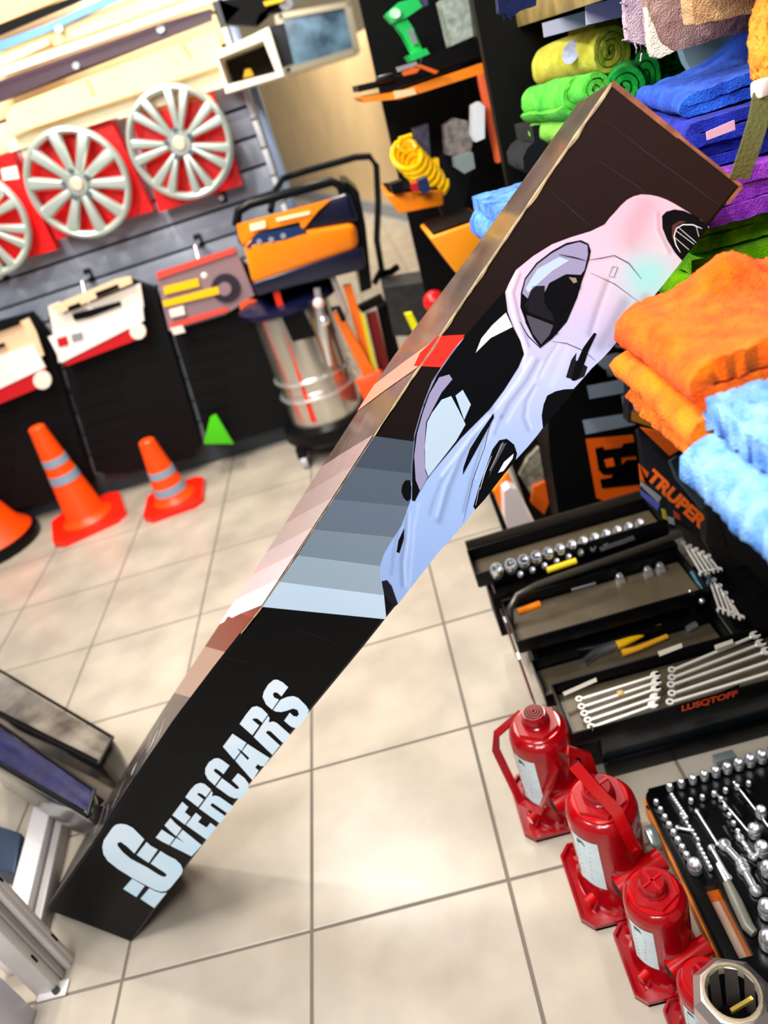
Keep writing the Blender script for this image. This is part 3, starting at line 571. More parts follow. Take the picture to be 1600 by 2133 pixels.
SH = [  # (polyline, width, amount toward dark(+)/light(-))
    ([(1190, 160), (1150, 230), (1130, 300)], 50, .10), ([(1240, 190), (1245, 260), (1290, 350)], 10, .14), ([(1230, 190), (1232, 262), (1276, 352)], 6, -.12), ([(1030, 470), (985, 590), (955, 690)], 14, .14), ([(1048, 470), (1003, 595), (972, 690)], 8, -.10),
    ([(1100, 560), (1060, 640), (1000, 740)], 26, .16), ([(1190, 540), (1110, 650), (1050, 740)], 20, .14), ([(650, 430), (620, 520), (640, 620), (690, 760), (680, 830)], 8, -.2), ([(668, 440), (640, 520), (660, 610), (705, 745)], 5, .2),
    ([(715, 790), (655, 890), (570, 1000), (460, 1120), (340, 1280)], 7, -.22), ([(740, 800), (690, 890), (620, 980), (590, 1040)], 9, .16), ([(760, 810), (716, 900), (650, 990), (612, 1060)], 6, -.16), ([(725, 905), (690, 970), (680, 1040), (700, 1090)], 9, .12), ([(735, 915), (705, 975), (697, 1035), (716, 1085)], 5, -.14),
    ([(555, 1010), (490, 1090), (420, 1210), (370, 1330), (330, 1470)], 14, .16), ([(530, 1030), (470, 1110), (400, 1220), (352, 1330), (320, 1450)], 8, -.16), ([(545, 1060), (505, 1160), (465, 1290), (430, 1430)], 7, .14), ([(560, 1060), (520, 1165), (480, 1290)], 5, -.14), ([(590, 1030), (560, 1110)], 6, .12),
    ([(480, 1100), (400, 1220), (335, 1310), (300, 1400), (290, 1440)], 8, .10), ([(196, 1440), (188, 1540), (172, 1640), (176, 1740)], 9, .16), ([(206, 1440), (200, 1550), (186, 1650), (190, 1740)], 6, -.16), ([(245, 1400), (226, 1500), (215, 1640), (205, 1760)], 6, -.10), ([(160, 1510), (140, 1600), (130, 1690)], 8, .10),
    ([(870, 740), (835, 830), (800, 905)], 16, -.08), ([(830, 735), (790, 800), (755, 870)], 9, -.12), ([(818, 735), (776, 800), (740, 868)], 6, .12), ([(262, 985), (300, 890), (345, 820), (400, 744)], 12, .35), ([(226, 1120), (262, 990)], 14, .3), ([(222, 1130), (216, 1300)], 12, .45)]
def carcol(p):
    x, y = p; t = max(0, min(1, (y-150)/1500))
    st_ = [(0, (210, 170, 188)), (.2, (206, 178, 200)), (.33, (188, 178, 212)), (.5, (174, 184, 226)), (.75, (148, 172, 218)), (1, (140, 165, 214))]
    for (a, ca), (b, cb) in zip(st_, st_[1:]):
        if a <= t <= b: f = (t-a)/(b-a); c = [ca[i]*(1-f)+cb[i]*f for i in range(3)]; break
    g = math.exp(-((x-1195)**2+(y-440)**2)/(2*75**2)); g2 = math.exp(-((x-1150)**2+(y-230)**2)/(2*90**2))
    tl = (120, 205, 205); c = [c[i]*(1-g*.75)+tl[i]*g*.75 for i in range(3)]; rs = (225, 165, 182); c = [c[i]*(1-g2*.5)+rs[i]*g2*.5 for i in range(3)]
    k = 0
    for L, wd, am in SH:
        d = dpoly(p, L); k += am*math.exp(-(d/wd)**2)
    c = [v*(1-k) if k > 0 else v+(255-v)*(-k*1.6) for v in c]
    return lin([max(0, min(255, v)) for v in c])
def shaded(poly, colf, name, m, off, step=7, par=bx):
    pts = []; edges = []
    n = len(poly)
    for i in range(n):
        a, b = Vector(poly[i]), Vector(poly[(i+1) % n]); k = max(1, int((b-a).length/step))
        for j in range(k): pts.append(a.lerp(b, j/k))
    nb = len(pts); edges = [(i, (i+1) % nb) for i in range(nb)]
    xs = [p[0] for p in poly]; ys = [p[1] for p in poly]; y = min(ys); r = 0
    while y < max(ys):
        x = min(xs)+(step/2 if r % 2 else 0)
        while x < max(xs):
            if inside((x, y), poly) and min(math.hypot(x-q.x, y-q.y) for q in pts[:nb]) > step*.5: pts.append(Vector((x, y)))
            x += step
        y += step*.87; r += 1
    vo, eo, fo_, *_ = delaunay_2d_cdt(pts, edges, [], 1, 1e-4)
    me = bpy.data.meshes.new(name); P = K([tuple(v) for v in vo]); me.from_pydata([onface(a, b, off) for a, b in P], [], [list(f) for f in fo_]); me.materials.append(m)
    ca = me.color_attributes.new('Col', 'FLOAT_COLOR', 'POINT')
    for i, v in enumerate(vo): ca.data[i].color = colf(tuple(v))
    o = bpy.data.objects.new(name, me); C.objects.link(o); o.parent = par; me.transform(wmat(par).inverted()); return o
vm_ = vcmat('car_print', .3, .3)
car = shaded(body_out, carcol, 'car_print', vm_, .0012)
tag(car, 'silver to pink sports car printed on the carton')
pk = mat('print_black', '040508', .35, spec=.15); pg = mat('print_grey', '44424e', .3, coat=.3); pl = mat('print_glass', 'a9bccf', .3, coat=.3); plv = mat('print_lavender', '8c86a8', .3, coat=.3); pdk = mat('print_dark', '17151c', .35, spec=.15); pw_ = mat('print_white', 'e8f0f6', .3, coat=.2)
def cd(L, m, name, off=.0016): return decal(K(L), m, name, off, bx)
cd([(604, 512), (560, 560), (490, 640), (430, 712), (380, 778), (322, 862), (280, 950), (250, 1040), (230, 1110), (218, 1250), (216, 1385), (228, 1388), (262, 1320), (300, 1268), (420, 1125), (540, 1005), (600, 925), (660, 830), (683, 775), (668, 720), (640, 665), (615, 600)], pk, 'window_print')
cd([(238, 1105), (262, 1020), (290, 940), (330, 872), (372, 860), (385, 880), (340, 935), (300, 1010), (275, 1060), (268, 1180), (272, 1262), (282, 1288), (250, 1345), (232, 1300), (226, 1200)], plv, 'pillar_print', .0018)
cd([(300, 1020), (340, 965), (380, 950), (412, 1010), (440, 1068), (400, 1138), (340, 1215), (284, 1286), (272, 1250), (270, 1160), (280, 1060)], pl, 'glass_print', .002)
cd([(398, 948), (428, 924), (462, 985), (434, 1050)], pl, 'glass_print', .002)
cd([(608, 602), (636, 662), (545, 708), (482, 770), (505, 710), (550, 655)], mat('print_pale', 'c2c6c8', .3), 'glass_print', .002)
cd([(670, 520), (686, 460), (735, 395), (800, 345), (860, 312), (920, 300), (952, 315), (962, 345), (955, 380), (940, 430), (925, 470), (905, 540), (862, 640), (800, 712), (752, 747), (722, 705), (690, 640), (668, 580)], pk, 'window_print', .0017)
cd([(676, 522), (690, 465), (740, 400), (800, 355), (860, 322), (915, 308), (948, 322), (950, 360), (935, 425), (920, 445), (860, 442), (790, 478), (764, 528), (700, 545)], plv, 'glass_print', .0019)
cd([(690, 500), (740, 420), (830, 370), (872, 385), (800, 430), (745, 480), (700, 520)], pl, 'glass_print', .0021)
cd([(700, 540), (720, 492), (770, 490), (768, 560), (795, 600), (812, 625), (806, 640), (700, 600), (686, 575)], pdk, 'seat_print', .0021)
cd([(690, 610), (806, 655), (790, 695), (755, 735), (720, 690)], pg, 'glass_print', .0021)
cd([(764, 530), (788, 480), (850, 446), (905, 452), (922, 468), (918, 500), (860, 590), (840, 600), (822, 690), (798, 706), (806, 640), (808, 610), (780, 585)], pk, 'seat_print', .0023)
cd([(870, 455), (900, 458), (905, 475), (890, 480)], mat('print_taupe', '8a7a70', .3), 'seat_print', .0025)
for L, wd in (([(700, 545), (690, 640), (722, 705), (752, 747)], .0012), ([(830, 360), (890, 372), (940, 385)], .0012)): stroke(K(L), wd, pk, 'print_line', .0026)
cd([(1258, 200), (1275, 182), (1310, 172), (1350, 178), (1400, 200), (1448, 238), (1452, 250), (1400, 314), (1342, 386), (1312, 352), (1280, 300), (1260, 250)], pk, 'wheel_print', .0016)
cd([(1300, 240), (1330, 220), (1360, 222), (1330, 235), (1312, 262), (1318, 320), (1300, 290)], mat('print_brown', '4a2622', .3), 'wheel_print', .0018)
for L in ([(1335, 352), (1316, 320), (1308, 285), (1318, 252), (1345, 236), (1385, 236), (1425, 252)], [(1318, 262), (1392, 318)], [(1330, 250), (1400, 310)], [(1312, 290), (1370, 340)], [(1400, 240), (1412, 285)]): stroke(K(L), .0009, pw_, 'rim_print', .002)
cd([(890, 922), (850, 924), (812, 932), (780, 950), (766, 988), (758, 1032), (764, 1080), (800, 1035), (850, 972)], pk, 'wheel_print', .0016)
cd([(556, 1022), (558, 1040), (530, 1090), (490, 1165), (428, 1278), (430, 1250), (458, 1170), (505, 1095)], pk, 'vent_print', .0016)
cd([(552, 1172), (580, 1134), (612, 1128), (642, 1152), (654, 1190), (648, 1218), (600, 1276), (520, 1380), (480, 1424), (472, 1410), (495, 1330), (520, 1262)], pk, 'headlight_print', .0016)
cd([(600, 1225), (640, 1190), (636, 1210), (598, 1262), (575, 1270)], pw_, 'headlight_print', .0019); cd([(585, 1150), (612, 1145), (560, 1240), (535, 1290)], pg, 'headlight_print', .0019)
for L in ([(548, 1200), (520, 1270), (500, 1340)], [(596, 1142), (540, 1262)], [(498, 1330), (482, 1405)]): stroke(K(L), .0008, pw_, 'headlight_print', .002)
cd([(975, 686), (986, 690), (952, 762), (938, 805), (912, 868), (896, 886), (880, 884), (894, 830), (930, 748)], pk, 'scoop_print', .0018)
cd([(902, 768), (898, 800), (920, 810), (948, 828), (934, 868), (900, 884), (858, 872), (880, 800)], pdk, 'scoop_print', .0016)
cd([(184, 1500), (182, 1545), (164, 1604), (152, 1600), (160, 1552)], pk, 'vent_print', .0016)
cd([(90, 1722), (112, 1716), (132, 1742), (152, 1800), (158, 1816), (148, 1826), (126, 1812), (100, 1776)], pdk, 'headlight_print', .0016)
cd([(176, 1322), (188, 1302), (208, 1300), (214, 1330), (212, 1378), (196, 1388), (180, 1372), (172, 1348)], pk, 'mirror_print', .0016)
for L, wd in (([(945, 384), (1000, 376), (1060, 364), (1120, 396), (1172, 462)], .0008), ([(960, 436), (1060, 482), (1160, 556)], .0006), ([(800, 722), (860, 730), (930, 760), (980, 802)], .0007), ([(1037, 450), (1054, 410), (1074, 414), (1058, 456), (1037, 450)], .0007), ([(552, 1020), (520, 1160), (470, 1300), (430, 1475)], .0007), ([(665, 640), (700, 700), (750, 748), (800, 710)], .0012)): stroke(K(L), wd, pdk, 'print_line', .002)
# ---- lettering, each glyph cut in two by a thin gap
KL = lambda L: [(300+x*.225, 1400+y*.225) for x, y in L]
KB = lambda L: [(190+x*.1375, 1690+y*.1375) for x, y in L]
lw = vcmat('letter_print', .35)
def letter_col(p):
    f = .5+.5*noise.noise(Vector((p[0]*.02, p[1]*.02, 3))); g = max(0, min(1, (p[1]*.8+p[0]*.6-1480)/170)); return lin([226-40*g*f-10*f, 232-12*g*f, 244])
GL = [[(165, 1458), (283, 1535), (235, 1602), (160, 1565), (108, 1532)], [(245, 1350), (290, 1400), (348, 1448), (298, 1520), (225, 1455), (190, 1418)], [(358, 1460), (535, 1603), (440, 1705), (330, 1650), (244, 1607), (298, 1535), (375, 1580), (308, 1524)],
 [(355, 1200), (410, 1250), (378, 1297), (432, 1340), (378, 1412), (262, 1325)], [(480, 1302), (533, 1345), (500, 1388), (580, 1440), (615, 1395), (672, 1437), (580, 1552), (388, 1415)],
 [(382, 1158), (430, 1090), (475, 1042), (520, 1025), (560, 1035), (622, 1088), (572, 1158), (540, 1132), (510, 1118), (488, 1130), (552, 1180), (500, 1250)],
 [(510, 1262), (628, 1100), (636, 1120), (628, 1150), (660, 1142), (700, 1155), (828, 1245), (775, 1310), (650, 1222), (630, 1212), (617, 1228), (620, 1240), (755, 1335), (705, 1403)],
 [(792, 865), (735, 945), (700, 915), (665, 893), (643, 905), (655, 925), (712, 970), (655, 1050), (590, 990), (566, 940), (568, 890), (600, 835), (650, 800), (690, 797), (725, 815)],
 [(665, 1060), (722, 982), (800, 1040), (850, 1080), (880, 1082), (875, 1060), (815, 1003), (870, 935), (930, 980), (970, 1035), (968, 1075), (935, 1140), (890, 1168), (840, 1170), (790, 1150)],
 [(820, 570), (948, 655), (902, 728), (860, 700), (890, 740), (835, 812), (730, 690)], [(958, 665), (1165, 797), (1110, 872), (1075, 868), (1055, 850), (1028, 885), (1062, 910), (1005, 1003), (845, 820), (898, 748), (960, 815), (975, 795), (908, 732)],
 [(885, 480), (950, 385), (1000, 325), (1045, 315), (1090, 335), (1147, 392), (1095, 468), (1050, 430), (1015, 428), (1002, 440), (1067, 495), (1003, 585)],
 [(1015, 600), (1150, 405), (1163, 425), (1155, 465), (1195, 457), (1230, 470), (1352, 578), (1320, 640), (1285, 655), (1175, 550), (1145, 542), (1127, 560), (1258, 680), (1190, 768), (1155, 735)],
 [(1335, 140), (1272, 225), (1240, 195), (1210, 184), (1193, 205), (1205, 235), (1250, 255), (1187, 348), (1130, 300), (1098, 230), (1110, 180), (1150, 115), (1200, 72), (1235, 70), (1285, 95)],
 [(1195, 352), (1265, 255), (1330, 228), (1385, 222), (1430, 240), (1500, 310), (1527, 355), (1510, 400), (1450, 490), (1405, 520), (1360, 505), (1297, 450), (1350, 375), (1380, 405), (1415, 413), (1435, 390), (1420, 350), (1380, 337), (1320, 358), (1270, 370), (1220, 365)]]
GB = [[(805, 425), (655, 640), (540, 530), (450, 465), (400, 475), (398, 520), (480, 620), (600, 720), (850, 850), (1020, 960), (1090, 992), (1135, 985), (1142, 955), (1100, 920), (900, 790), (1050, 600), (1150, 665), (1280, 730), (1360, 810), (1387, 880), (1370, 950), (1200, 1160), (1130, 1210), (1050, 1218), (960, 1190), (630, 1015), (400, 870), (250, 750), (185, 650), (168, 540), (190, 440), (320, 250), (370, 205), (440, 188), (530, 200), (630, 250)],
 [(840, 462), (905, 525), (1010, 580), (870, 780), (688, 660)], [(620, 1020), (810, 1130), (685, 1300), (485, 1175)], [(880, 1165), (970, 1210), (1060, 1238), (1145, 1235), (955, 1465), (745, 1325)]]
from mathutils.geometry import tessellate_polygon
def flatpoly(list_of_px, name, colf, off, m=None, holes=None, par=bx, raw=None):
    polys = list_of_px; me = bpy.data.meshes.new(name); V3, Fc, cl = [], [], []
    for poly in polys:
        b = len(V3); tri = tessellate_polygon([[Vector((x, y, 0)) for x, y in poly]]); V3 += [onface(*p, off) for p in poly]; cl += [colf(p) for p in poly]; Fc += [[b+i for i in t] for t in tri]
    me.from_pydata(V3, [], Fc); me.materials.append(m or lw); ca = me.color_attributes.new('Col', 'FLOAT_COLOR', 'POINT')
    for i, c in enumerate(cl): ca.data[i].color = c
    o = bpy.data.objects.new(name, me); C.objects.link(o); o.parent = par; me.transform(wmat(par).inverted()); return o
for g in GL: flatpoly([KL(g)], 'letter', letter_col, .001)
for g in GB: flatpoly([KB(g)], 'letter', letter_col, .001)
# scrawled highlights of the lettering seen at a grazing angle on the side
def projpx(p): q = p-O_; k = q.dot(F_); return 800+FPX*q.dot(R_)/k, 1066.5-FPX*q.dot(U_)/k
def onside(px, py, off):
    best = None
    for i in range(241):
        q = i/240*.5
        a, b = projpx(side(q, 0, off)), projpx(side(q, 1, off)); dx, dy = b[0]-a[0], b[1]-a[1]
        t = max(.03, min(.97, ((px-a[0])*dx+(py-a[1])*dy)/(dx*dx+dy*dy+1e-6))); e = math.hypot(a[0]+dx*t-px, a[1]+dy*t-py)
        if best is None or e < best[0]: best = (e, q, t)
    return side(best[1], best[2], off)
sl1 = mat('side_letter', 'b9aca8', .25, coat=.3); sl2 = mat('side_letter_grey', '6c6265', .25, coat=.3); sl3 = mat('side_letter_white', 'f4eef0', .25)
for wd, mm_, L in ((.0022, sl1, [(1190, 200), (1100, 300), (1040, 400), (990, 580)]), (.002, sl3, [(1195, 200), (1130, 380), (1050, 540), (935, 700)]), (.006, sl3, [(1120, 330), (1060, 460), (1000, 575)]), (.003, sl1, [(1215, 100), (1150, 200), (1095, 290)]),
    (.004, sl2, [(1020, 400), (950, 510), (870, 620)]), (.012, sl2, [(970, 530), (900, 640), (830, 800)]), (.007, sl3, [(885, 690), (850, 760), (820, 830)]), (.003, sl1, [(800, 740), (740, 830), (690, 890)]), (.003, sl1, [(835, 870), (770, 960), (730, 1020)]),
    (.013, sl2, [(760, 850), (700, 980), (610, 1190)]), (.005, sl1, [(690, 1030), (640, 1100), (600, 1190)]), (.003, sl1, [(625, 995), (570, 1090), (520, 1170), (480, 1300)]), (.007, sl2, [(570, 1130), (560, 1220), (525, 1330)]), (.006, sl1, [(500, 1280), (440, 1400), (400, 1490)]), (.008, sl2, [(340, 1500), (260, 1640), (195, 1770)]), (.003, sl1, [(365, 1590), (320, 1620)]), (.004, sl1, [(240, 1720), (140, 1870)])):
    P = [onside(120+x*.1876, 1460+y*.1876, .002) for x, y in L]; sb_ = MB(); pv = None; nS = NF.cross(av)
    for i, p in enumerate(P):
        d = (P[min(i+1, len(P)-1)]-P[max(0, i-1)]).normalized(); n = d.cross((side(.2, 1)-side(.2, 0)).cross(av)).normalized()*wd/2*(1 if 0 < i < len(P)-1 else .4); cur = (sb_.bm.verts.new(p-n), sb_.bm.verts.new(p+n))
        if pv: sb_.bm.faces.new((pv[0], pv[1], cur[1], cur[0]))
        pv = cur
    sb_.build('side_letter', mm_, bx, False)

# ================================================================== TOWELS
def terry(name, col, var=.3, col2=None): return mat('terry_'+name, col, .95, var=var, vs_=45, bump=1, bs=450, sheen=.08, col2=col2, spec=.05)
def folded(o0, W, D, t, n, m, label, group=None, rz=0, seed=0, amp=.006, fuzz=.0022, res=.009, lump=None, jit=.006, tiltx=0, name='folded_towel', fold_front=True):
    """n layers of thickness t folded back and forth (folds face -x), D deep in x, W wide in y"""
    rnd = random.Random(seed); cl = []; nx = max(4, int(D/res))
    for k in range(n):
        zc = t*(k+.5); x0 = rnd.uniform(0, jit) + t*.5; x1 = D-t*.5
        xs = [x0+(x1-x0)*i/nx for i in range(nx+1)]
        if k % 2 == 0: xs = xs[::-1]
        cl += [(x, zc) for x in xs]
        if k < n-1:
            xe, sg_ = xs[-1], (-1 if k % 2 == 0 else 1)
            for a in (-60, -20, 20, 60): cl.append((xe+sg_*t*.5*math.cos(math.radians(a)), zc+t*.5+t*.5*math.sin(math.radians(a))))
    A, B = [], []
    for i, p in enumerate(cl):
        a, b = Vector(cl[max(0, i-1)]), Vector(cl[min(len(cl)-1, i+1)]); d = (b-a).normalized() if (b-a).length > 1e-9 else Vector((1, 0)); nn = Vector((-d.y, d.x))*t*.46
        A.append((p[0]+nn.x, p[1]+nn.y)); B.append((p[0]-nn.x, p[1]-nn.y))
    loop = A+B[::-1]; ny = max(4, int(W/res)); mb = MB(); rows = []
    off = Vector((seed*3.1, seed*1.7, 0)); rot = Matrix.Rotation(rz, 3, 'Z')
    for j in range(ny+1):
        y = W*j/ny; row = []
        for x, z_ in loop:
            lay = int(z_/t); yj = (y-W/2)*(1+.03*math.sin(lay*2.1+seed))+W/2 + math.sin(lay*1.3+seed)*jit*.5
            p = Vector((x, yj, z_)); q = p+off
            p.z += amp*noise.noise(Vector((q.x*9, q.y*9, lay*.35)))*(.4+z_/(t*n)); p.x += amp*.8*noise.noise(Vector((lay*.7, q.y*14, 5)))
            if lump: p.z += lump[2]*math.exp(-((x-lump[0])**2+(y-lump[1])**2)/(2*lump[3]**2))*(z_/(t*n))
            nv = noise.noise_vector(q*150+Vector((0, 0, z_*90))); nv += noise.noise_vector(q*420+Vector((3, z_*300, 0)))*.8; p += nv*fuzz
            if x < t: p.z += z_*0
            p.z += tiltx*x; p.z = max(p.z, .0005)
            row.append(mb.bm.verts.new(Vector(o0)+rot @ p))
        rows.append(row)
    nl = len(loop)
    for a, b in zip(rows, rows[1:]):
        for k in range(nl): mb.bm.faces.new((a[k], a[(k+1) % nl], b[(k+1) % nl], b[k]))
    for r in (rows[0], rows[-1]):
        h_ = nl//2
        for k in range(h_-1): mb.bm.faces.new((r[k], r[k+1], r[nl-2-k], r[nl-1-k]))
    o = mb.build(name, m, loc=Vector(o0), ang=75); return tag(o, label, 'towel', group)
def roll(p0, p1, R, t, m, label, group='rolled towels', name='rolled_towel', seed=1, sq=1.0):
    p0, p1 = Vector(p0), Vector(p1); d = (p1-p0); L = d.length; d.normalize(); x = d.cross(Vector((0, 0, 1))).normalized(); y = x.cross(d)
    n = 110; turns = R/t; ny = 22; mb = MB(); rows = []
    for j in range(ny+1):
        row = []; c = p0+d*(L*j/ny)
        for sgn in (1, -1):
            rng = range(n) if sgn == 1 else range(n-1, -1, -1)
            for i in rng:
                f = .08+.92*i/(n-1); a = 2*PI*turns*f*.95; rr = R*f+sgn*t*.4; rr = max(rr, .001)
                end = abs(j/ny-.5)*2; rr *= 1-.08*end**6
                q = c+x*(rr*math.cos(a)*sq)+y*(rr*math.sin(a)/sq); q += noise.noise_vector(q*120+Vector((seed, 0, 0)))*.0014 + noise.noise_vector(q*25)*.003
                if end > .99: q += d*noise.noise(Vector((f*9, seed, 0)))*.004
                row.append(mb.bm.verts.new(q))
        rows.append(row)
    nl = 2*n
    for a, b in zip(rows, rows[1:]):
        for k in range(nl): mb.bm.faces.new((a[k], a[(k+1) % nl], b[(k+1) % nl], b[k]))
    for r in (rows[0], rows[-1]):
        for k in range(n-1): mb.bm.faces.new((r[k], r[k+1], r[nl-2-k], r[nl-1-k]))
    o = mb.build(name, m, loc=(p0+p1)/2, ang=75); return tag(o, label, 'towel', group)
# shelf unit
sh = empty('towel_shelf', (.6, 1.0, 0), 'black and wood towel shelf unit on the right, open towards the aisle', 'shelf')
ZS = .905
MB().box((.655, .95, ZS-.012), (.69, 1.7, .024), bev=.003).build('lower_board', blackm, sh)
MB().box((.70, 1.81, 1.0), (.66, .03, 2.0)).build('end_panel', mat('panel_black', '0e0d0a', .5, var=.2, spec=.15), sh)
MB().box((1.0, .95, 1.0), (.03, 1.7, 2.0)).build('back_panel', blackm, sh)
MB().box((.73, 1.12, 1.30), (.54, 1.36, .022), bev=.002).build('upper_board', mat('shelf_oak', '8c7442', .5, var=.35, vs_=25), sh)
MB().box((.455, 1.12, 1.302), (.012, 1.36, .034), bev=.002).build('front_edge', mat('edge_oak', 'a08850', .45, var=.4, vs_=30), sh)
for a in ((.95, 1.77), (.95, .15)): MB().box((a[0], a[1], .45), (.04, .04, .9)).build('leg', blackm, sh)
ter_or, ter_or2 = terry('orange', 'ff6a04', .25, 'f04c00'), terry('amber', 'ff7e08', .25, 'f06000')
ter_lb = terry('lightblue', '86b2e6', .3, '4a86d8'); ter_lime = terry('lime', '98e400', .3, '5cc000'); ter_blue = terry('blue', '2a5fd0', .3, '1c3fb4'); ter_nb = terry('royal', '2030b0', .3, '181e80')
ter_pu = terry('purple', 'b048d8', .3, '7a1cb0'); ter_gr = terry('green', '20b040', .3, '108a2c'); ter_lg = terry('palegreen', '6fdf48', .25, '48c038'); ter_ye = terry('yellow', 'ded850', .15, 'c8c03c'); ter_sky = terry('sky', '6aa4f0', .3, '2c62d0')
folded((.232, .562, ZS), .185, .30, .0175, 4, ter_or2, 'lower orange folded towel on the shelf corner, under the smooth orange one', 'orange towels', seed=2, jit=.014, amp=.008, res=.004)
folded((.262, .60, ZS+.07), .185, .28, .010, 2, ter_lime, 'thin lime towel peeking out between the car print and the orange towels', seed=5, fuzz=.003, res=.004)
folded((.240, .558, ZS+.0715), .178, .30, .023, 2, ter_or, 'top orange folded towel with a raised fold, in front of the leaning carton', 'orange towels', seed=3, amp=.008, res=.004, lump=(.10, .15, .03, .022), jit=.004)
folded((.226, .27, ZS), .29, .32, .030, 3, ter_lb, 'light blue fluffy folded towel nearest the camera on the shelf', seed=4, fuzz=.0035, res=.004, amp=.008, jit=.01)
folded((.225, 1.20, ZS+.02), .24, .30, .026, 5, ter_sky, 'light blue towel stack behind the top of the carton, at the far shelf corner', seed=6, rz=.05, fuzz=.002, jit=.02)
folded((.40, .97, ZS), .30, .40, .022, 3, ter_lime, 'lime towel at the bottom of the pile behind the carton top', seed=7, rz=-.1, fuzz=.003)
folded((.42, .98, ZS+.068), .30, .40, .02, 2, terry('limegreen', 'a0e810', .4, '48a814'), 'yellow green towel on the lime one in the pile behind the carton top', seed=17, rz=-.1)
folded((.40, .93, ZS+.112), .30, .42, .02, 3, ter_pu, 'purple towel in the pile behind the carton top, below the blue ones', seed=8, rz=-.12, fuzz=.002)
folded((.42, .96, ZS+.175), .30, .42, .014, 4, ter_nb, 'royal blue towel with thin layered folds, on the purple towel', seed=9, rz=-.18, amp=.004, jit=.008, fuzz=.0015)
folded((.425, .99, ZS+.233), .24, .40, .014, 2, ter_blue, 'bright blue towel on top of the pile behind the carton top', seed=10, rz=-.15, lump=(.15, .2, .04, .03))
pt = slab([(1472, 275), (1530, 250), (1532, 270), (1474, 292)], .92, .002).build('price_tag', mat('tag_pink', 'dca8c0', .5)); tag(pt, 'pink tag between the royal blue and purple towels', 'tag')
roll(Ps(1140, 140, 1.52), Ps(1272, 108, 1.34), .043, .011, ter_ye, 'large yellow rolled towel with a round blue badge', seed=1)
bd = MB(); c = Ps(1190, 108, 1.372); e1 = (Ps(1202, 84, 1.372)-c); e2 = (Ps(1178, 101, 1.378)-c)
bd.prism([c+e1*math.cos(a)+e2*math.sin(a)*1.2 for a in [2*PI*k/24 for k in range(24)]], (.001, .003, .0)).build('round_badge', mat('badge_blue', '9aa0c4', .5, var=.5, vs_=90, col2='d4d8ea')); tag(bpy.data.objects['round_badge'], 'round pale blue badge on the yellow rolled towel', 'badge')
roll(Ps(1190, 90, 1.6), Ps(1270, 66, 1.5), .04, .012, ter_ye, 'second yellow towel showing above the large yellow roll', seed=2)
roll(Ps(1110, 215, 1.45), Ps(1200, 198, 1.32), .034, .011, ter_lg, 'pale green rolled towel under the yellow roll, its end at the left', seed=3)
roll(Ps(1170, 200, 1.40), Ps(1240, 188, 1.28), .03, .010, ter_lg, 'pale green rolled towel touching the top corner of the carton', seed=4)
roll(Ps(1125, 275, 1.47), Ps(1215, 262, 1.35), .026, .010, terry('palelime', '8fdc50', .2), 'lime rolled towel lowest of the rolls left of the carton', seed=5)
roll(Ps(1300, 150, 1.50), Ps(1300, 182, 1.30), .036, .012, ter_gr, 'green rolled towel with its spiral end right beside the carton corner', seed=6)
roll(Ps(1345, 125, 1.50), Ps(1345, 160, 1.33), .030, .011, ter_gr, 'green rolled towel standing right of the first green spiral', seed=7, sq=.8)
roll(Ps(1402, 100, 1.52), Ps(1405, 122, 1.38), .036, .012, terry('deepgreen', '149028', .3, '0a6018'), 'dark green rolled towel above the blue towels', seed=8, sq=1.2)
sb = folded(Ps(1140, 330, 1.5)-Vector((.05, .05, .02)), .15, .3, .03, 3, terry('charcoal', '15161a', .1), 'dark folded pile in the shade that carries the rolled towels', seed=12)
wbk = slab([(1400, 40), (1600, 20), (1600, 220), (1560, 215), (1480, 205), (1430, 130)], 1.36, .02).build('plastic_bag', mat('teal_bag', 'e4fbff', .35, var=.3, vs_=9, col2='a8d4d8')); tag(wbk, 'pale teal plastic bag standing at the back of the towel shelf', 'bag')
# hanging fringed towels
def hang(poly, y, m, label, depth=.02, fr=None, nz=.008):
    P = [Vector(p) for p in poly]; pts, ed = [], []
    for i in range(len(P)):
        a, b = P[i], P[(i+1) % len(P)]; k = max(1, int((b-a).length/7))
        for j in range(k): pts.append(a.lerp(b, j/k))
    nb = len(pts); ed = [(i, (i+1) % nb) for i in range(nb)]; xs = [p.x for p in P]; ys = [p.y for p in P]
    yy = min(ys)
    while yy < max(ys):
        xx = min(xs)
        while xx < max(xs):
            if inside((xx, yy), poly) and min((q-Vector((xx, yy))).length for q in pts[:nb]) > 3.5: pts.append(Vector((xx, yy)))
            xx += 7
        yy += 7
    vo, eo, fo2, *_ = delaunay_2d_cdt(pts, ed, [], 1, 1e-4); mb = MB(); A, B = [], []
    for v in vo:
        p = Py(v.x, v.y, y); dz = nz*noise.noise(Vector((p.x*14, p.z*5, y*7))); n1 = noise.noise_vector(p*160)*.0012
        A.append(mb.bm.verts.new(p+Vector((0, dz, 0))+n1)); B.append(mb.bm.verts.new(p+Vector((0, dz+depth, 0))+n1))
    cnt = {}
    for f in fo2:
        mb.bm.faces.new([A[i] for i in f]); mb.bm.faces.new([B[i] for i in f][::-1])
        for a, b in zip(f, list(f[1:])+[f[0]]): cnt[(min(a, b), max(a, b))] = cnt.get((min(a, b), max(a, b)), 0)+1
    for (a, b), c in cnt.items():
        if c == 1: mb.bm.faces.new((A[a], A[b], B[b], B[a]))
    for (x0, y0, x1, y1) in fr or []:
        mb.tube([Py(x0, y0, y), Py((x0+x1)/2+3, (y0+y1)/2, y), Py(x1, y1, y)], .0013, 5)
    o = mb.build('hanging_towel', m, loc=Py(*poly[0], y), ang=80); return tag(o, label, 'towel', 'towels hanging from the upper shelf')
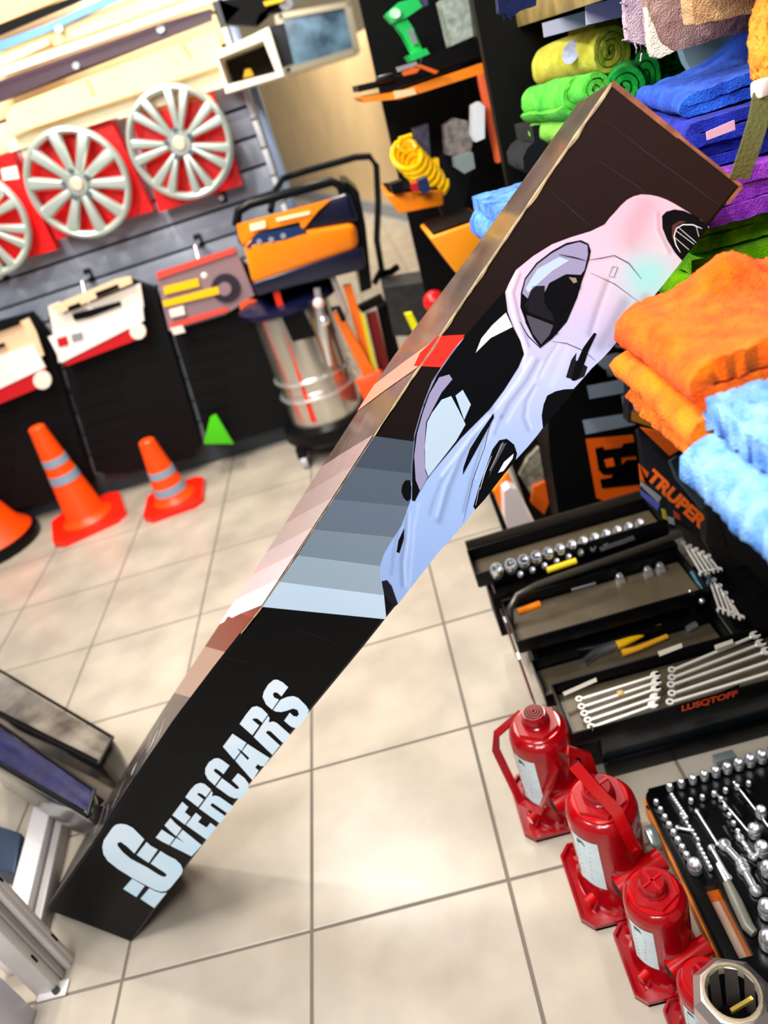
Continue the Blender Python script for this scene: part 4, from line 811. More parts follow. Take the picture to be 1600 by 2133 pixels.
hang([(1302, -15), (1345, -15), (1352, 40), (1358, 98), (1335, 92), (1308, 84), (1303, 40)], 1.12, terry('lilac', 'ccb2b8', .2, 'a68ca8'), 'fringed lilac beige towel, leftmost hanging from the upper shelf', .012,
     fr=[(1310, 82, 1296, 84), (1322, 90, 1325, 112), (1334, 92, 1334, 128), (1345, 95, 1362, 116), (1352, 98, 1360, 118), (1304, 58, 1298, 60), (1305, 10, 1292, 6)])
hang([(1345, -15), (1600, -15), (1600, 55), (1560, 66), (1500, 76), (1460, 92), (1400, 108), (1372, 120), (1358, 112), (1350, 70), (1348, 30)], 1.06, terry('taupe', 'b5948a', .2, '946c68'), 'wide taupe pink towel hanging over the green and blue towels', .015)
hang([(1442, -15), (1600, -15), (1592, 22), (1540, 32), (1500, 44), (1450, 52), (1443, 20)], 1.0, terry('sand', 'dcae7c', .2, 'b8845c'), 'sand coloured folded towel hanging in front of the taupe towel', .03)
hang([(1347, 16), (1356, 40), (1375, 88), (1402, 108), (1372, 122), (1360, 118), (1352, 80)], 1.04, terry('ivory', 'f0e4cc', .1), 'narrow ivory towel edge turned over on the taupe towel', .012)
hang([(1036, -15), (1120, -15), (1118, 12), (1090, 20), (1060, 38), (1040, 26)], 1.5, terry('navy', '242c58', .4), 'navy fringed towel at the top left of the shelf', .02, fr=[(1050, 30, 1048, 42), (1062, 36, 1064, 44)])
for q, y, l in (([(1130, 48), (1222, 22), (1224, 54), (1134, 78)], 1.52, 'grey price strip under the wooden shelf, left one'), ([(1220, 12), (1302, -8), (1303, 34), (1222, 52)], 1.4, 'lilac white price strip under the wooden shelf, right one')):
    o = slab(q, y, .003).build('price_strip', mat('strip_grey', 'c4c0d0', .4), loc=Py(*q[0], y)); tag(o, l, 'label')
# orange mitt with bead and strap at the right edge
mt = empty('wash_mitt', Ps(1590, 100, .72), 'fluffy orange wash mitt with white bead and olive strap at the right edge', 'wash mitt')
mb = MB(); mb.sph((0, 0, 0), 1, n=28)
for v in mb.bm.verts:
    v.co = Vector(Ps(1602, 85, .74)) + (R_*v.co.x*.018+U_*v.co.z*.052+F_*v.co.y*.02) + noise.noise_vector(v.co*9)*.004
mb.build('pile', terry('mitt', 'ff9030', .3, 'e87010'), mt)
c = Ps(1586, 184, .73); MB().box(c, (.016, .014, .016), rz=.4, bev=.003).build('bead', mat('bead_white', 'efeae4', .3), mt)
MB().tube([Ps(1590, 195, .73), Ps(1580, 250, .735), Ps(1562, 310, .74), Ps(1540, 372, .76)], .01, 4, flat=(.010, .0012), up=F_).build('strap', mat('olive_webbing', '4f5020', .8, bump=.5, bs=300), mt)

# ================================================================== UNDER THE SHELF
def sheet(poly, y, m, name, par): return slab(poly, y, .002).build(name, m, par, False)
KP = lambda L: [(1180+x*.2625, 620+y*.2625) for x, y in L]
bc = empty('display_carton', Py(1240, 1060, 1.62), 'tall black carton with grey letters and an orange emblem standing below the towels', 'carton')
slab([(1130, 650), (1325, 600), (1345, 1060), (1170, 1110), (1145, 950)], 1.62, .16).build('box', blackm, bc)
gl = mat('letter_grey', '8794a6', .5)
sheet(KP([(205, 485), (400, 440), (470, 448), (510, 490), (520, 720), (490, 750), (185, 805), (165, 700), (400, 655), (415, 640), (408, 550), (205, 585)]), 1.615, gl, 'letter', bc)
sheet(KP([(440, 780), (512, 765), (545, 1010), (155, 1085), (130, 975), (460, 925)]), 1.615, gl, 'letter', bc)
sheet(KP([(385, 340), (440, 350), (450, 400), (390, 395)]), 1.615, gl, 'letter', bc)
sheet(KP([(155, 1125), (530, 1090), (590, 1540), (540, 1590), (340, 1625), (240, 1590)]), 1.615, mat('emblem_orange', 'e85a00', .5), 'emblem', bc)
sheet(KP([(230, 1200), (290, 1185), (295, 1212), (440, 1190), (455, 1160), (545, 1148), (560, 1250), (430, 1268), (445, 1382), (400, 1402), (290, 1404), (258, 1372), (245, 1300), (262, 1262), (236, 1250)]), 1.612, pk, 'emblem', bc)
sheet(KP([(480, 1290), (565, 1285), (585, 1478), (282, 1512), (268, 1445), (482, 1408)]), 1.612, pk, 'emblem', bc)
sheet(KP([(303, 1290), (370, 1275), (386, 1335), (320, 1348)]), 1.609, MC['emblem_orange'], 'emblem', bc)
# dark boxed tool with small amber label
sc = empty('tool_carton', Py(1350, 880, 1.45), 'dark carton with a small amber label above the tool bag', 'carton')
slab([(1316, 700), (1420, 740), (1440, 905), (1308, 880)], 1.42, .03).build('box', mat('ink_blue', '0c1020', .4), sc)
sheet([(1317, 857), (1385, 878), (1382, 898), (1316, 876)], 1.418, mat('amber', 'c88820', .5), 'label_strip', sc)
sheet([(1322, 848), (1350, 858), (1348, 866), (1320, 856)], 1.418, grey, 'lettering', sc)
# tool bag
tg = empty('tool_bag', Py(1420, 1100, 1.4), 'black and orange tool bag carton with slanted orange lettering beside the open toolbox', 'tool bag')
bagm = mat('bag_black', '0c0e14', .5, var=.25, vs_=30, spec=.15); bo = mat('bag_orange', 'f06408', .45)
MB().hexa([Py(1322, 890, 1.45), Py(1445, 905, 1.45), Py(1445, 905, 1.62), Py(1322, 890, 1.62)], [Py(1345, 1050, 1.4), Py(1490, 1140, 1.3), Py(1490, 1140, 1.6), Py(1345, 1050, 1.6)], .01).build('front_face', bagm, tg)
slab([(1440, 900), (1600, 1040), (1600, 1300), (1555, 1290), (1470, 1130), (1480, 1000)], 1.3, .3).build('side_face', mat('bag_mesh', '191715', .6, var=.3, vs_=60, bump=.4, bs=250), tg)
for q, y in (([(1336, 893), (1415, 908), (1430, 928), (1395, 950)], 1.38), ([(1480, 1020), (1530, 1000), (1550, 1062), (1540, 1066), (1532, 1068)], 1.29), ([(1552, 1080), (1600, 1082), (1600, 1112), (1586, 1112)], 1.29)):
    slab(q, y, .01).build('corner_patch', bo, tg)
MB().tube([Py(1402, 955, 1.36), Py(1415, 990, 1.35), Py(1440, 1020, 1.33), Py(1470, 1055, 1.3)], .012, 4, flat=(.012, .004)).build('strap', mat('strap_slate', '24303a', .6), tg)
p0, p1, pu = Py(1335, 990, 1.33), Py(1465, 1108, 1.29), Py(1348, 968, 1.33)
text_mesh('TRUPER', Py(1344, 996, 1.32), Py(1458, 1103, 1.28)-Py(1344, 996, 1.32), Py(1362, 975, 1.32)-Py(1344, 996, 1.32), .0, .05).build('lettering', bo, tg, False)
sheet([(1331, 966), (1352, 985), (1344, 1006), (1356, 1012), (1334, 1000)], 1.32, bo, 'emblem', tg)
for q, m in (([(1335, 1002), (1378, 1036), (1372, 1048), (1335, 1012)], mat('grey_txt', '9aa0a8', .5)), ([(1334, 1020), (1375, 1050), (1370, 1064), (1336, 1032)], mat('violet_txt', '5a60c0', .5)), ([(1378, 1060), (1386, 1062), (1392, 1084), (1382, 1080)], mat('ytxt', 'b8b030', .5)), ([(1392, 1076), (1404, 1080), (1406, 1094), (1394, 1090)], MC['grey_txt']), ([(1404, 1064), (1416, 1072), (1418, 1084), (1406, 1078)], mat('rtxt', 'c04020', .5))):
    sheet(q, 1.318, m, 'printed_mark', tg)
# wrapped item with orange and pale bottle
wi = empty('wrapped_grinder', Py(1110, 1090, 1.75), 'black tool in crinkled clear wrapping with orange base, left of the black carton', 'packaged tool')
slab([(1065, 965), (1100, 930), (1140, 890), (1150, 910), (1185, 1060), (1180, 1100), (1120, 1100), (1095, 1050)], 1.75, .1).build('tool_body', black, wi)
slab([(1082, 990), (1100, 955), (1135, 920), (1152, 925), (1165, 985), (1160, 1030), (1115, 1045)], 1.735, .02).build('wrapping', mat('crinkle', '6b6558', .15, .3, var=.8, vs_=28, bump=1, bs=60, col2='d8ccb4'), wi)
slab([(1112, 1016), (1140, 1002), (1150, 1030), (1134, 1072), (1108, 1050)], 1.725, .02).build('orange_guard', bo, wi)
pb = empty('spray_can', Py(1080, 1100, 1.68), 'orange and pale pink bottle on the floor left of the open toolbox', 'bottle')
slab([(1028, 1025), (1058, 985), (1066, 1000), (1066, 1100), (1052, 1080)], 1.7, .05).build('body', mat('or_bottle', 'ff8000', .3), pb)
slab([(1050, 1024), (1062, 1016), (1078, 1020), (1106, 1085), (1104, 1100), (1062, 1108), (1052, 1080)], 1.66, .05).build('cap', mat('pale_cap', 'ecdcdc', .35), pb)
slab([(1068, 1106), (1108, 1096), (1112, 1112), (1074, 1124)], 1.66, .05).build('band', MC['or_bottle'], pb)
fp_ = slab([(1020, 1032), (1028, 1026), (1062, 1112), (1052, 1118)], 1.72, .03).build('flat_case', black, loc=Py(1040, 1080, 1.72)); tag(fp_, 'narrow black case edge standing beside the orange bottle', 'case')

# ================================================================== OPEN CANTILEVER TOOLBOX
bxm = mat('toolbox_black', '07080a', .35, spec=.2); trm = mat('tray_floor', '5a4f3e', .35, .2, var=.2)
TBX = empty('toolbox', (.35, 1.2, 0), 'open black cantilever toolbox full of chrome sockets and wrenches, behind the red jacks', 'toolbox')
X0, X1 = .10, .62
def tray(x0, x1, y0, y1, zt, d, par, name='tray'):
    o = MB(); wt = .004
    o.box(((x0+x1)/2, (y0+y1)/2, zt-d+wt/2), (x1-x0, y1-y0, wt))
    for yy in (y0, y1): o.box(((x0+x1)/2, yy, zt-d/2), (x1-x0, wt, d), bev=.001)
    for xx in (x0, x1): o.box((xx, (y0+y1)/2, zt-d/2), (wt, y1-y0, d), bev=.001)
    t = o.build(name, bxm, par)
    MB().box(((x0+x1)/2, (y0+y1)/2, zt-d+.006), (x1-x0-.012, y1-y0-.012, .003)).build('liner', trm, t); return t
tray(X0+.03, X1, 1.02, 1.40, .11, .11, TBX, 'body'); MB().box((.30, 1.305, .06), (.36, .19, .09)).build('inner_well', blackm, TBX); MB().box((.29, 1.43, .15), (.44, .12, .12)).build('rear_well', blackm, TBX)
MB().box((.40, 1.005, .075), (.44, .02, .12), bev=.008).build('front_panel', mat('front_teal', '101c22', .3, coat=.3), TBX)
MB().box((.40, .99, .02), (.44, .02, .04), bev=.004).build('plinth', bxm, TBX)
tray(.05, .50, 1.395, 1.50, .27, .04, TBX); tray(.09, .50, 1.20, 1.345, .215, .035, TBX); tray(.11, .50, 1.095, 1.20, .15, .035, TBX); tray(.125, .62, .945, 1.075, .195, .035, TBX)
MB().hexa([(.05, 1.505, .23), (.5, 1.505, .23), (.5, 1.512, .23), (.05, 1.512, .23)], [(.05, 1.515, .282), (.5, 1.515, .282), (.5, 1.522, .282), (.05, 1.522, .282)]).build('rear_flap', mat('flap', '2a251d', .35), TBX)
MB().tube([Pz(1064, 1300, .19), Pz(1062, 1268, .22), Pz(1078, 1240, .24), Pz(1120, 1218, .25), Pz(1300, 1155, .25), Pz(1420, 1112, .25)], .008).build('carry_bar', mat('bar_dark', '3d3831', .3, .4), TBX)
for yy in (1.08, 1.2, 1.34):
    MB().hexa([(.088, yy-.012, .05), (.092, yy-.012, .05), (.092, yy+.012, .05), (.088, yy+.012, .05)], [(.078, yy+.05, .23), (.082, yy+.05, .23), (.082, yy+.07, .23), (.078, yy+.07, .23)]).build('hinge_arm', steel, TBX)
p = Pz(1418, 1478, .165); q = Pz(1532, 1440, .165)
pl_ = MB().hexa([Py(1412, 1480, .94), Py(1540, 1425, .94), Py(1542, 1445, .94), Py(1414, 1498, .94)], [Py(1412, 1480, .942), Py(1540, 1425, .942), Py(1542, 1445, .942), Py(1414, 1498, .942)]).build('name_plate', black, TBX)
text_mesh('LUSQTOFF', Py(1420, 1485, .936), Py(1536, 1452, .936)-Py(1420, 1485, .936), Py(1420, 1470, .936)-Py(1420, 1485, .936), .0, .04).build('lettering', mat('plate_red', 'c84018', .4), TBX, False)
# sockets in the rear tray
def socket_mesh(r, h_):
    return MB().lathe([(r*.62, 0), (r*.95, .001), (r, .004), (r, h_*.6), (r*.93, h_*.64), (r*.93, h_-.002), (r*.86, h_), (r*.62, h_), (r*.58, h_*.55), (0, h_*.55)], n=16)
so = socket_mesh(.0115, .026).build('socket', chrome); som = so.data; bpy.data.objects.remove(so)
def put_socket(p, sc, label, group, tilt=(0, 0, 0)):
    o = bpy.data.objects.new('socket', som); C.objects.link(o); o.location = p; o.scale = (sc,)*3; o.rotation_euler = tilt; return tag(o, label, 'socket', group)
def ordn(n): return ['first', 'second', 'third', 'fourth', 'fifth', 'sixth', 'seventh', 'eighth', 'ninth', 'tenth', 'eleventh', 'twelfth', 'thirteenth', 'fourteenth', 'fifteenth', 'sixteenth'][n]
for k in range(13):
    f = k/12; px, py = 1036+(1332-1036)*f**.93, 1192+(1092-1192)*f**.93
    put_socket(Pz(px, py+4, .25), 1.35-.5*f, '%s chrome socket from the left in the rear tray of the toolbox' % ordn(k), 'sockets in the toolbox rear tray', (.5, 0, 0))
for k in range(9):
    f = k/8; put_socket(Pz(1085+f*200, 1200-f*72, .24), .6, '%s small socket from the left in the front row of the rear tray' % ordn(k), 'small sockets in the toolbox rear tray', (.5, 0, 0))
def rod(name, a, b, r, m, label, cat, n=10, group=None, zz=None):
    o = MB().tube([a, b], r, n).build(name, m, loc=a); return tag(o, label, cat, group)
rod('screwdriver', Pz(1140, 1188, .25), Pz(1200, 1168, .25), .007, mat('sd_y', 'f0cc20', .4), 'yellow screwdriver handle in the rear tray of the toolbox', 'screwdriver')
rod('extension_bar', Pz(1250, 1145, .25), Pz(1320, 1120, .25), .006, steel, 'steel extension bar at the right of the rear tray', 'bar')
rod('knife_handle', Pz(1080, 1275, .19), Pz(1125, 1258, .19), .008, orange, 'orange handle at the left of the second tray', 'knife')
rod('extension_bar', Pz(1190, 1228, .19), Pz(1240, 1214, .19), .005, steel, 'thin steel bar in the second tray', 'bar')
for q, l in (((1292, 1212), 'chrome adapter in the middle of the second tray'), ((1350, 1198), 'chrome adapter left of the last one in the second tray'), ((1376, 1190), 'chrome adapter at the right end of the second tray')):
    p = Pz(*q, .185); o = MB().hexa([p+Vector((-.012, -.01, 0)), p+Vector((.012, -.012, 0)), p+Vector((.01, .012, 0)), p+Vector((-.01, .01, 0))], [p+Vector((-.006, -.005, .022)), p+Vector((.008, -.005, .022)), p+Vector((.006, .008, .022)), p+Vector((-.005, .006, .022))], .003).build('drive_adapter', chrome); tag(o, l, 'adapter', 'adapters in the second tray')
pli = empty('pliers', Pz(1290, 1340, .13), 'yellow handled pliers in the third tray of the toolbox', 'pliers')
MB().tube([Pz(1278, 1345, .13), Pz(1300, 1338, .135), Pz(1340, 1320, .135), Pz(1378, 1306, .135)], [.012, .009, .006, .007]).build('handle', yellow, pli)
MB().tube([Pz(1296, 1360, .13), Pz(1325, 1352, .13), Pz(1390, 1325, .13)], [.008, .006, .005]).build('handle', mat('amber_h', 'ffb420', .4), pli)
MB().tube([Pz(1215, 1380, .13), Pz(1240, 1360, .13), Pz(1282, 1342, .132)], [.008, .011, .013]).build('jaw', steel, pli)
hx = MB().tube([Pz(1432, 1310, .13), Pz(1450, 1300, .13)], .007).build('bit_holder', chrome); tag(hx, 'short bright bit holder at the right of the third tray', 'bit holder')
for q, l in (([(1172, 1443), (1242, 1412), (1244, 1420), (1176, 1450)], 'grey label strip at the left of the front tray edge'), ([(1370, 1358), (1420, 1340), (1422, 1349), (1374, 1368)], 'white label strip in the middle of the front tray edge'), ([(1488, 1345), (1526, 1332), (1528, 1340), (1490, 1354)], 'white label strip among the right hand wrenches')):
    o = MB().prism([Pz(a, b, .197) for a, b in q], (0, 0, .001)).build('label_strip', mat('strip_l', 'b8b0a4', .5), loc=Pz(*q[0], .197)); tag(o, l, 'label')
# combination wrenches
def wrench(a, b, zz, wd, label, group, open_b=True):
    A, B = Pz(*a, zz), Pz(*b, zz); d = (B-A).normalized(); n = Vector((-d.y, d.x, 0)); o = empty('wrench', A, label, 'wrench', group)
    MB().tube([A+d*.008, A.lerp(B, .5), B-d*.008], .003, 4, flat=(wd*.5, .0018)).build('shank', cwr, o)
    mb = MB(); R1 = wd*1.35; k = 16
    ro = [A+d*math.cos(2*PI*i/k)*R1+n*math.sin(2*PI*i/k)*R1 for i in range(k)]; ri = [A+(d*math.cos(2*PI*i/k)+n*math.sin(2*PI*i/k))*R1*.55 for i in range(k)]
    vt = [[mb.bm.verts.new(p+Vector((0, 0, h_))) for p in L] for L, h_ in ((ro, 0), (ro, .004), (ri, .004), (ri, 0))]
    for x, y in ((0, 1), (1, 2), (2, 3), (3, 0)):
        for i in range(k): mb.bm.faces.new((vt[x][i], vt[x][(i+1) % k], vt[y][(i+1) % k], vt[y][i]))
    mb.build('ring_end', cwr, o)
    R2 = wd*1.6; J = [(-1, .35), (-.6, .85), (.1, 1.05), (.95, .75), (1.05, .45), (.25, .42), (.0, 0), (.25, -.42), (1.05, -.45), (.95, -.75), (.1, -1.05), (-.6, -.85), (-1, -.35)]
    MB().prism([B+d*x*R2+n*y*R2 for x, y in J], (0, 0, .004)).build('jaw_end', cwr, o); return o
L5 = [((1207, 1458), (1365, 1408)), ((1212, 1474), (1367, 1422)), ((1218, 1488), (1366, 1436)), ((1225, 1502), (1364, 1454)), ((1232, 1516), (1360, 1470))]
for k, (a, b) in enumerate(L5): wrench(a, b, .19, .0052, '%s chrome wrench from the back in the left group of the front tray' % ordn(k), 'left wrenches in the front tray')
R5 = [((1400, 1397), (1572, 1325)), ((1400, 1413), (1584, 1342)), ((1398, 1428), (1596, 1358)), ((1400, 1446), (1612, 1375)), ((1396, 1464), (1635, 1392))]
for k, (a, b) in enumerate(R5): wrench(a, b, .19, .0055, '%s chrome wrench from the back in the right group of the front tray' % ordn(k), 'right wrenches in the front tray')
cl_ = MB().box(Pz(1293, 1444, .193), (.012, .012, .006), bev=.002).build('clip', mat('clip_t', 'd0b070', .4)); tag(cl_, 'small tan clip on the left wrenches', 'clip')
# side rack of wrenches
for k in range(5):
    a, b = (1424+k*13, 1132+k*7), (1462+k*9, 1196-k*2); wrench(a, b, .22, .004, '%s grey wrench from the left in the short upright set behind the trays' % ordn(k), 'short wrenches at the right of the toolbox')
for k in range(5):
    a, b = (1475+k*12, 1200+k*8+k*k*1.5), (1500+k*11, 1272+k*4); wrench(a, b, .2, .004, '%s grey wrench from the left in the lower set right of the trays' % ordn(k), 'long wrenches at the right of the toolbox')
cb = MB().tube([Pz(1440, 1190, .22), Pz(1455, 1215, .2), Pz(1470, 1235, .2), Pz(1478, 1200, .21)], .004).build('blue_clip', mat('clip_blue', '4c7c98', .3, .4)); tag(cb, 'blue grey spring clip between the wrench sets', 'clip')
MB().hexa([(.50, 1.09, .0), (.62, 1.09, .0), (.62, 1.28, .0), (.50, 1.28, .0)], [(.50, 1.09, .16), (.62, 1.09, .16), (.62, 1.28, .18), (.50, 1.28, .18)], .004).build('right_tray', bxm, TBX)
MB().sph(Pz(1462, 1252, .2), .006).build('rivet', chrome, TBX); MB().sph(Pz(1438, 1232, .2), .004).build('rivet', chrome, TBX)

# ================================================================== BOTTLE JACKS
jr = mat('jack_red', '98040f', .16, var=.15, vs_=40, spec=.6); jb2 = mat('jack_bright', 'b8060e', .2, spec=.6); jlab = mat('jack_label', 'cfe4ec', .35, var=.08, vs_=60); jd = mat('jack_dark', '8a0612', .35, spec=.4)
def jack(x, y, Ht, R, label, bail=None, ridged=False):
    o = empty('bottle_jack', (x, y, 0), label, 'bottle jack', 'red hydraulic bottle jacks'); P = Vector((x, y, 0)); s = R/.058
    bw, bd_ = .066*s+.008, .078*s
    rc_ = [(bw*sx*cx_, bd_*sy*cy_) for sx, sy in ((1, 1), (-1, 1), (-1, -1), (1, -1)) for cx_, cy_ in (((1, .75), (.75, 1)) if sx*sy > 0 else ((.75, 1), (1, .75)))]
    Q = [P+Vector((a-.008*s, b-.004, 0)) for a, b in rc_]
    pl = MB().prism(Q, (0, 0, .006)).build('base_plate', jr, o)
    rim = MB(); n = len(Q); cc = sum(Q, Vector())/n
    for i in range(n):
        a, b = Q[i], Q[(i+1) % n]; rim.hexa([a, b, b.lerp(cc, .07), a.lerp(cc, .07)], [a+Vector((0, 0, .014)), b+Vector((0, 0, .014)), b.lerp(cc, .06)+Vector((0, 0, .014)), a.lerp(cc, .06)+Vector((0, 0, .014))])
    rim.build('base_rim', jr, o)
    for a in (0.6, 2.4, 3.9, 4.5, 5.4):
        d = Vector((math.cos(a), math.sin(a), 0)); nn = Vector((-d.y, d.x, 0))*.003; i0, i1 = P+d*R*.85, P+d*min(R*1.45, bd_*1.0)
        MB().hexa([i0-nn, i1-nn, i1+nn, i0+nn], [i0-nn+Vector((0, 0, .034*s)), i1-nn+Vector((0, 0, .009)), i1+nn+Vector((0, 0, .009)), i0+nn+Vector((0, 0, .034*s))]).build('gusset', jr, o)
    hb = Ht*.86; pr = [(R*1.12, .006), (R*1.12, .022*s), (R*1.0, .034*s), (R, .05), (R, hb*.9), (R*.97, hb*.95), (R*.88, hb*.985), (R*.78, hb), (R*.7, hb+.002)]
    MB().lathe(pr, P, 48).build('cylinder', jr, o)
    t = MB().lathe([(R*.80, hb-.002), (R*.80, hb+.004), (R*.76, hb+.006)], P, 40).build('shoulder_ring', jb2, o)
    MB().cyl(P+Vector((0, 0, hb+.004)), P+Vector((0, 0, hb+Ht*.05)), R*.78, R*.74, n=6).build('hex_nut', mat('jack_satin', 'a0040e', .35, spec=.4), o)
    tz = hb+Ht*.05
    MB().lathe([(R*.46, tz), (R*.46, tz+.004), (R*.42, tz+.006), (R*.42, Ht-.008), (R*.4, Ht-.003), (R*.36, Ht)], P, 32).build('piston_head', jr, o)
    hdm = MB()
    if ridged:
        for k in range(4): hdm.lathe([(R*(.34-.08*k), Ht), (R*(.34-.08*k), Ht+.002+.001*k), (R*(.3-.08*k), Ht+.002+.001*k), (R*(.3-.08*k), Ht)], P, 28)
    else:
        for a in (.4, .4+PI/2): hdm.box(P+Vector((0, 0, Ht)), (R*.74, R*.07, .004), rz=a)
    hdm.build('saddle', jb2 if not ridged else jd, o)
    # pump barrel + socket
    c = P+Vector((.01*s, -R*.95, .052*s)); MB().cyl(c+Vector((0, 0, -.045*s)), c+Vector((0, 0, .0)), .016*s, n=20).build('pump_block', jr, o)
    MB().cyl(P+Vector((-.012*s, -R*1.15, .075*s)), P+Vector((R*1.25, -R*.72, .085*s)), .019*s, n=24).build('handle_socket', jb2, o)
    MB().cyl(P+Vector((-.0125*s, -R*1.152, .075*s)), P+Vector((-.0135*s, -R*1.157, .075*s)), .014*s, n=20).build('socket_bore', mat('bore', '1a0204', .6), o)
    MB().cyl(P+Vector((-R*1.1, -R*.75, .018)), P+Vector((-R*.6, -R*.5, .02)), .009*s, n=14).build('release_valve', jb2, o)
    # label wraps the cylinder towards the left/front
    lm = MB(); a0, a1, z0_, z1_ = math.radians(196), math.radians(243), .045*s+.01, hb*.84; pv = None
    for i in range(11):
        a = a0+(a1-a0)*i/10; d = Vector((math.cos(a), math.sin(a), 0))*(R+.0006); cur = (lm.bm.verts.new(P+d+Vector((0, 0, z0_))), lm.bm.verts.new(P+d+Vector((0, 0, z1_))))
        if pv: lm.bm.faces.new((pv[0], cur[0], cur[1], pv[1]))
        pv = cur
    lb = lm.build('label', jlab, o)
    def lq(a, z, e=.001): a = math.radians(a); return P+Vector((math.cos(a), math.sin(a), 0))*(R+e)+Vector((0, 0, z))
    for i in range(7):
        zz = z0_+(z1_-z0_)*(.15+.1*i); w1 = 222+ (i*37 % 12); s2 = MB()
        f = [s2.bm.verts.new(lq(a, z_)) for a, z_ in ((203, zz), (w1, zz), (w1, zz+.0016), (203, zz+.0016))]; s2.bm.faces.new(f); s2.build('printed_line', mat('lab_ink', '3a4a52', .5), lb)
    s2 = MB(); s2.bm.faces.new([s2.bm.verts.new(lq(a, z_)) for a, z_ in ((206, z1_*.90), (222, z1_*.90), (218, z1_*.96), (207, z1_*.97))]); s2.build('emblem', mat('lab_green', '1c5c48', .5), lb)
    if bail == 'up':
        # flat bar loop standing up and leaning back
        pts = [(.03, -R-.004, hb*.72), (.022, -R-.006, hb*.9), (.012, -R-.004, Ht+.012), (-.03, -.018, Ht+.085), (-.036, .018, Ht+.082), (.0, R*.8, Ht+.02), (.01, R+.004, hb*.75)]
        MB().tube([P+Vector(q) for q in pts], .005, 4, flat=(.0095, .0022), up=Vector((0, 1, 0))).build('bail_handle', jb2, o)
        MB().cyl(P+Vector((.03, -R-.002, hb*.74)), P+Vector((.03, -R-.009, hb*.74)), .006, n=12).build('pivot', jr, o)
    if bail == 'down':
        pts = [(-.02, R*.9, hb*.95), (-R-.02, R*.75, hb*.82), (-R-.03, R*.5, hb*.70), (-R-.012, -R*.75, hb*.35), (-R*.7, -R-.014, hb*.34), (.012, -R-.006, hb*.80)]
        MB().tube([P+Vector(q) for q in pts], .005, 4, flat=(.008, .002), up=Vector((0, 0, 1))).build('bail_handle', jr, o)
    return o
jack(.069, .965, .25, .056, 'dark red bottle jack with ridged top and folded carry handle, farthest and beside the toolbox', 'down', True)
jack(.124, .784, .25, .0585, 'largest red bottle jack with its flat carry handle raised', 'up')
jack(.151, .640, .205, .0465, 'red bottle jack with crossed top and no handle, third from the toolbox')
jack(.172, .525, .165, .038, 'smallest bright red bottle jack, partly behind the chrome tube')
# chrome tube nearest camera
ct = empty('lug_wrench_socket', (.165, .425, 0), 'large blurred chrome hexagonal tube end in the lower right corner', 'chrome tube')
P = Vector((.172, .435, 0)); chs = mat('rose_steel', 'b8aca8', .3, .85, bump=.1, bs=30)
hx = MB(); k = 8; pr = [(.042, 0), (.042, .255), (.047, .268), (.046, .288), (.037, .298), (.032, .300), (.029, .298), (.0285, .2), (0, .2)]
hx.lathe(pr, P, 8, False)
hx.build('tube', chs, ct, ang=20)
MB().lathe([(.0278, .285), (.0278, .21), (0, .21)], P, 32, False).build('bore', blackm, ct)
MB().lathe([(.0278, .285), (.028, .301), (.0295, .3035), (.0315, .3035), (.033, .300), (.033, .296)], P, 32, False).build('bright_rim', mat('rim_bright', 'fff8dc', .15, .8), ct)
MB().box(P+Vector((.008, -.004, .275)), (.03, .004, .006), rz=.25).build('cross_pin', mat('brass', 'd8c060', .3, .8), ct)

# ================================================================== SOCKET CASE
cs = empty('socket_case', (.4, .68, 0), 'open black and orange case of chrome sockets lying right of the red jacks', 'tool case')
cx0, cx1, cy0, cy1, cz = .222, .66, .38, .90, .05
hx0, hx1, hy0, hy1 = .234, .268, .585, .70
case_or = mat('case_orange', 'e87a00', .4)
def ring_case(z0, z1, m, name, grow=0):
    mb = MB(); xa, xb, ya, yb = cx0-grow, cx1+grow, cy0-grow, cy1+grow
    mb.box(((xa+hx0)/2, (ya+yb)/2, (z0+z1)/2), (hx0-xa, yb-ya-.05, z1-z0)); mb.box(((hx1+xb)/2, (ya+yb)/2, (z0+z1)/2), (xb-hx1, yb-ya, z1-z0))
    mb.box(((hx0+hx1)/2, (ya+hy0)/2, (z0+z1)/2), (hx1-hx0, hy0-ya, z1-z0)); mb.box(((hx0+hx1)/2, (hy1+yb)/2, (z0+z1)/2), (hx1-hx0, yb-hy1, z1-z0)); mb.cyl((xa+.025, yb-.025, z0), (xa+.025, yb-.025, z1), .025, n=32)
    return mb.build(name, m, cs, ang=30)
ring_case(0, .034, case_or, 'outer_shell', .003); ring_case(.034, cz, mat('case_black', '050607', .25, spec=.3), 'insert')
MB().box((.236, .64, cz), (.02, .18, .006), bev=.002).build('grip_pad', blackm, cs)
for a, b in (((1345, 1752), (1378, 1740)), ((1490, 1590), (1530, 1572))):
    p = Pz(*a, .04); q = Pz(*b, .04); d = (q-p)
    mid = (p+q)/2; MB().box(mid, (.018, .04, .022) if a[0] < 1400 else (.04, .018, .022), bev=.003).build('latch', mat('latch_steel', 'a9bcb8', .2, .7), cs)
def csock(px, py, sc, label, group, up=True): return put_socket(Pz(px, py, cz+.004), sc, label, group, (0, 0, 0))
for k in range(10):
    f = k/9; csock(1396+f*215, 1645-f*68, .55+.35*f, '%s socket from the left in the back row of the open case' % ordn(k), 'back row of the socket case')
for k in range(9):
    f = k/8; csock(1400+f*30, 1660+f*46, .32, '%s tiny bit socket from the back in the leftmost slanted row of the case' % ordn(k), 'slanted row of tiny sockets')
for k in range(9):
    f = k/8; csock(1368+f*72, 1675+f*128, .42+.1*f, '%s small socket from the back along the left side of the case' % ordn(k), 'sockets along the left side of the case')
